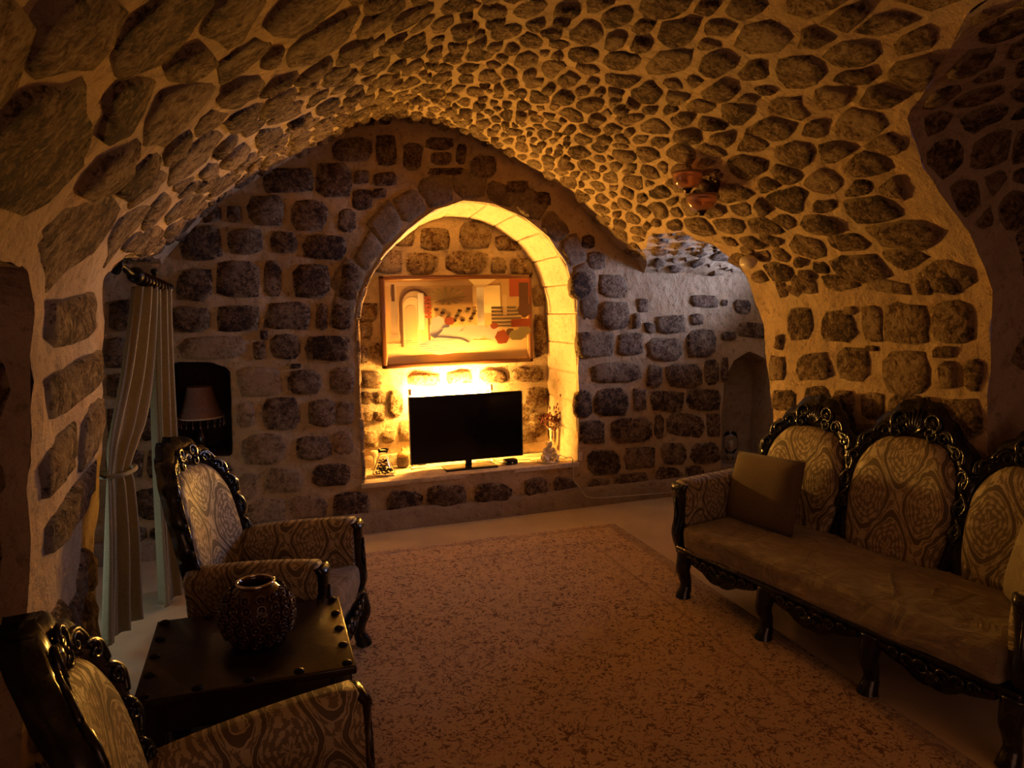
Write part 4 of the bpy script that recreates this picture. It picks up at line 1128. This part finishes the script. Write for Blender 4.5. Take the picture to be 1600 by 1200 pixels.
def cushion(name, w_, h_, th, m, mw, label):
    V = []; F = []; n = 17
    for side in (1, -1):
        for i in range(n):
            for j in range(n):
                u, v = -1+2*i/(n-1), -1+2*j/(n-1); p = (1-u**4)*(1-v**4); pin = 1-.06*(1-abs(u))*abs(v)**3; pin2 = 1-.06*(1-abs(v))*abs(u)**3
                V.append(Vector((side*th/2*p**.55*(1+.08*noise.noise(Vector((u*2, v*2, side)))), u*w_/2*pin, v*h_/2*pin2)))
    o2 = n*n
    for i in range(n-1):
        for j in range(n-1): a = i*n+j; F.append((a, a+n, a+n+1, a+1)); F.append((o2+a+1, o2+a+n+1, o2+a+n, o2+a))
    o = mesh_obj(name, V, F, m); bm = bmesh.new(); bm.from_mesh(o.data); bmesh.ops.remove_doubles(bm, verts=bm.verts, dist=1e-5); bmesh.ops.recalc_face_normals(bm, faces=bm.faces); bm.to_mesh(o.data); bm.free()
    o.matrix_world = mw; return tag(o, label, 'cushion', 'cushions on the sofa')
cushion('cushion', .49, .40, .13, PIL, SM @ Matrix.Translation((-.03, -.645, .615)) @ Matrix.Rotation(math.radians(3), 4, 'X') @ Matrix.Rotation(math.radians(-16), 4, 'Y'), 'plain square brown cushion leaning at the far end of the sofa')
cushion('cushion', .46, .46, .16, VELVET, SM @ Matrix.Translation((-.06, .80, .645)) @ Matrix.Rotation(math.radians(-38), 4, 'Z') @ Matrix.Rotation(math.radians(-14), 4, 'Y'), 'plump gold velvet cushion at the near end of the sofa, cropped')

# ------------------------------------------------------------------ side table and vase
TZ = .52
e = empty('side_table', (-.03, 2.745, 0), math.radians(-1.5), 'low square dark wood table with round studs between the two armchairs', 'table')
g = G(); g.box(-.34, .34, -.31, .31, TZ-.03, TZ, .006, 2); g.out('table_top', TABLEWOOD, e)
g = G(); g.box(-.31, .31, -.285, .285, TZ-.13, TZ-.028, .004); g.out('apron', TABLEWOOD, e)
g = G(); g.box(-.32, .32, -.29, .29, .12, .145, .004); g.out('lower_shelf', TABLEWOOD, e)
for sx in (-1, 1):
    for sy in (-1, 1): g = G(); g.box(sx*.29-.035, sx*.29+.035, sy*.26-.035, sy*.26+.035, RUGZ*.0+.002, TZ-.03, .005); g.out('leg', TABLEWOOD, e)
for sx in (-1, 1):
    for k in range(5):
        g = G(); g.lathe([(.018, 0), (.017, .004), (.012, .009), (.004, .0115)], (sx*.312, -.282+.141*k, TZ), 12); g.out('stud', IRON, e)
for sy in (-1, 1):
    for k in range(1, 4):
        g = G(); g.lathe([(.018, 0), (.017, .004), (.012, .009), (.004, .0115)], (-.312+.156*k, sy*.284, TZ), 12); g.out('stud', IRON, e)
e = empty('knobbly_vase', (.0, 2.74, TZ), 0, 'squat dark glazed vase covered in raised rosettes on the side table', 'vase')
g = G(); vpf = catmull([(.05, 0), (.075, .012), (.112, .06), (.122, .11), (.105, .17), (.07, .208), (.062, .215), (.066, .224), (.058, .224), (.054, .20), (.08, .15)], 3); g.lathe(vpf, n=32); g.out('vase_body', CERAM, e)
g = G(); g.tube([(.063*math.cos(a/14*PI), .063*math.sin(a/14*PI), .222) for a in range(29)], .006, 6); g.out('rim', SILVER, e)
g = G(); Q = random.Random(2)
for (zz, rr_, nn_) in [(.030, .088, 13), (.062, .112, 16), (.094, .121, 17), (.126, .119, 17), (.156, .108, 15), (.184, .090, 13)]:
    for k in range(nn_):
        a = (k+.5*(int(zz*100) % 2)+Q.uniform(-.1, .1))/nn_*2*PI; cdir = Vector((math.cos(a), math.sin(a), (zz-.10)*5)).normalized(); c = Vector((rr_*math.cos(a), rr_*math.sin(a), zz))
        t1 = cdir.orthogonal().normalized(); t2 = cdir.cross(t1)
        g.tube([c+cdir*.008+t1*.0155*math.cos(q/8*2*PI)+t2*.0155*math.sin(q/8*2*PI) for q in range(9)], .0056, 5, False); g.ball(c+cdir*.007, .009, 1)
tag(g.out('rosettes', CERAM, e), kind='stuff')

# ------------------------------------------------------------------ curtain, rod, tie-back
A = Vector((-.66, 4.05, 0)); Bp = Vector((-.37, 4.92, 0)); du = (Bp-A).normalized(); nrm = Vector((du.y, -du.x, 0))
def cp(x, y): return onpl(x, y, A, nrm)
def cu_(x, y): q = cp(x, y); return (q-A).dot(du), q.z
e = empty('curtain_rod', cp(238, 440), 0, 'dark turned wooden curtain rod with rings on an iron wall bracket', 'curtain rod')
O = e.location.copy()
ra, rb = cp(212, 430), cp(262, 451)
g = G(); g.tube([ra-O, rb-O], .026, 14); g.out('rod', IRON, e)
g = G(); bx = [cp(181, 411)-O]; w0 = Vector((-.535, 3.66, 1.93))-O
g.tube(catmull([cp(184, 414)-O, cp(192, 416)-O, cp(200, 424)-O, ra-O], 5), [.014]*8+[.018]*8, 8); g.out('bracket_neck', IRON, e)
g = G(); q = cp(181, 411)-O; g.lathe([(.055, -.012), (.06, 0), (.045, .012), (.02, .03), (.012, .05)], (0, 0, 0), 20, 'x')
g.V = [Matrix.Rotation(math.radians(40), 3, 'Z') @ v+q for v in g.V]; g.out('wall_rosette', IRON, e)
g = G(); g.ball(ra-O, .045, 3); g.out('finial', IRON, e)
g = G(); g.ball(rb-O, .036, 2); g.out('end_cap', IRON, e)
g = G(); q = cp(242, 440)-O; g.tube([q, q+Vector((0, 0, .045))], .010, 8); g.ball(q+Vector((0, 0, .055)), .02, 2); g.out('bracket_knob', IRON, e)
for k in range(8):
    f_ = .12+.10*k; c = (ra-O).lerp(rb-O, f_); d_ = (rb-ra).normalized(); t1 = Vector((0, 0, 1)); t2 = d_.cross(t1).normalized()
    g = G(); g.tube([c+t1*.036*math.cos(q_/14*2*PI)+t2*.036*math.sin(q_/14*2*PI)-t1*.006 for q_ in range(15)], .006, 6, False); g.out('ring', BRONZE, e)
def curtain(name, rows, label, nf, amp):
    """rows: (y pixel, x left, x right, sheen of folds) in the plane of the curtain, top to bottom"""
    V = []; F = []; NU = 49; pts = []
    R_ = [(cu_((a+b)/2, y)[1], cu_(a, y)[0], cu_(b, y)[0], k) for (y, a, b, k) in rows]
    R_ = catmull(R_, 7)
    for (z, u0_, u1_, k) in R_:
        for i in range(NU):
            f_ = i/(NU-1); u = u0_+(u1_-u0_)*f_; ph = f_*nf*2*PI; dpt = amp*k*(math.sin(ph)+.35*math.sin(ph*2.3+1+z))
            uu = u+.012*k*math.cos(ph); p = A+du*uu-nrm*0+nrm*dpt; V.append(Vector((p.x, p.y, max(z, .012)+.008*math.sin(ph)*(z < .3))))
    for i in range(len(R_)-1):
        for j in range(NU-1): F.append((i*NU+j, i*NU+j+1, (i+1)*NU+j+1, (i+1)*NU+j))
    o = mesh_obj(name, V, F, LINEN); md = o.modifiers.new('thickness', 'SOLIDIFY'); md.thickness = .004
    return tag(o, label, 'curtain', 'linen curtains at the left alcove')
curtain('curtain', [(448, 208, 238, 1.0), (500, 201, 237, 1.0), (580, 188, 232, 1.0), (660, 170, 222, .9), (700, 165, 208, .8), (738, 165, 199, .5), (760, 164, 203, .7), (850, 163, 208, 1.0), (930, 160, 210, 1.1), (990, 158, 212, 1.2)], 'linen curtain tied back beside the left pier', 2.4, .035)
curtain('curtain', [(452, 237, 262, .9), (520, 238, 263, .9), (620, 239, 266, 1), (740, 242, 274, 1.0), (840, 246, 283, 1.1), (935, 250, 292, 1.2)], 'linen curtain hanging straight behind the carved armchair', 2.6, .035)
th_ = cp(182, 738); e = empty('tieback', th_, 0, 'black iron tieback hook with cord holding the curtain', 'curtain tieback')
g = G(); c0 = Vector((0, 0, 0)); g.tube(catmull([(du*s_+nrm*t_) for s_, t_ in [(-.11, 0), (-.06, .06), (.05, .065), (.13, .03), (.13, -.03), (.05, -.06), (-.06, -.06), (-.11, 0)]], 4), .011, 8); g.out('cord', LINEN, e)
g = G(); q = cp(150, 738)-th_; q2 = cp(133, 738)-th_; g.tube([q2, q, -du*.11], .009, 8); g.ball(q, .018, 2); g.tube([q+Vector((0, 0, -.06)), q, q+Vector((0, 0, .06))], [.004, .011, .004], 8); g.out('hook', IRON, e)

# ------------------------------------------------------------------ fixtures on the vault
def hit_vault(x, y):
    d = ray(x, y); lo = .5
    for k in range(1, 900):
        t_ = k*.01; p = CAM+d*t_
        zx = None
        s = s_at_z(min(p.z, 2.96), p.x > 1.26)
        X, Z, nx, nz = prof(s)
        if (p.x > X if p.x > 1.26 else p.x < X) or p.z > 2.965: return p, Vector((nx, 0, nz))
hp, hn = hit_vault(1112, 292)
def frame_from(n):
    z = n.normalized(); x = Vector((0, 1, 0)); y = z.cross(x).normalized(); return Matrix((x, y, z)).transposed()
e = empty('wall_sconce', hp+hn*.01, 0, 'bronze scroll sconce with glass shades fixed high on the right of the vault', 'sconce'); M3 = frame_from(hn)
def loc2(g): g.V = [M3 @ v for v in g.V]; return g
g = G(); g.lathe([(.075, 0), (.08, .01), (.06, .025), (.03, .04), (.012, .06)], n=20); loc2(g).out('back_plate', BRONZE, e)
s1 = hp
def at_depth(x, y, back): p = CAM+ray(x, y)*((hp-CAM).dot(fw)-back); return p-hp
a0 = at_depth(1132, 284, .10)
g = G(); g.tube(catmull([at_depth(x, y, .12) for x, y in [(1085, 298), (1093, 303), (1105, 303), (1118, 300), (1123, 290), (1124, 282), (1118, 275), (1112, 276), (1112, 281), (1116, 282)]], 4), [.012]*20+[.010]*10+[.007]*7, 8)
g.tube(catmull([at_depth(x, y, .12) for x, y in [(1124, 282), (1130, 279), (1135, 283)]], 4), .008, 8); g.tube(catmull([at_depth(x, y, .12) for x, y in [(1112, 300), (1111, 292), (1114, 287)]], 4), .006, 8)
g.out('scroll_arm', BRONZE, e)
for (x, y, rr_, nm, mt_) in [(1076, 281, .085, 'glass_shade', AMBERG), (1137, 285, .060, 'glass_shade', AMBERG), (1098, 316, .085, 'glass_shade', AMBERG)]:
    c = at_depth(x, y, .10 if nm else 0); g = G()
    pr = [(rr_*.25, -rr_*.5), (rr_*.7, -rr_*.38), (rr_*.98, rr_*.0), (rr_*1.0, rr_*.35), (rr_*1.12, rr_*.6), (rr_*1.06, rr_*.6), (rr_*.92, rr_*.3), (rr_*.9, 0), (rr_*.6, -rr_*.32), (rr_*.2, -rr_*.42)]
    g.lathe(pr, (0, 0, 0), 24)
    for v in g.V:
        a = math.atan2(v.y, v.x); k = 1+.05*math.sin(a*12)*(v.z > -rr_*.3); v.x *= k; v.y *= k
    g.V = [v+c for v in g.V]; g.out(nm, mt_, e)
    g = G(); g.lathe([(.014, -rr_*.8), (.02, -rr_*.62), (.03, -rr_*.5), (.022, -rr_*.42)], n=14); g.V = [v+c for v in g.V]; g.out('cup', BRONZE, e)
kp, kn = hit_vault(1176, 402)
g = G(); g.ball((0, 0, 0), .045, 3, (1.0, 1.5, 1.0), .1); Mk = frame_from(kn); o = g.out('plaster_knob', WHITE); o.location = kp+kn*.045
tag(o, 'small smooth white knob sticking out of the vault above the sofa', 'knob')
print('STONES ceiling', N_CEIL, 'objects', len(bpy.data.objects))
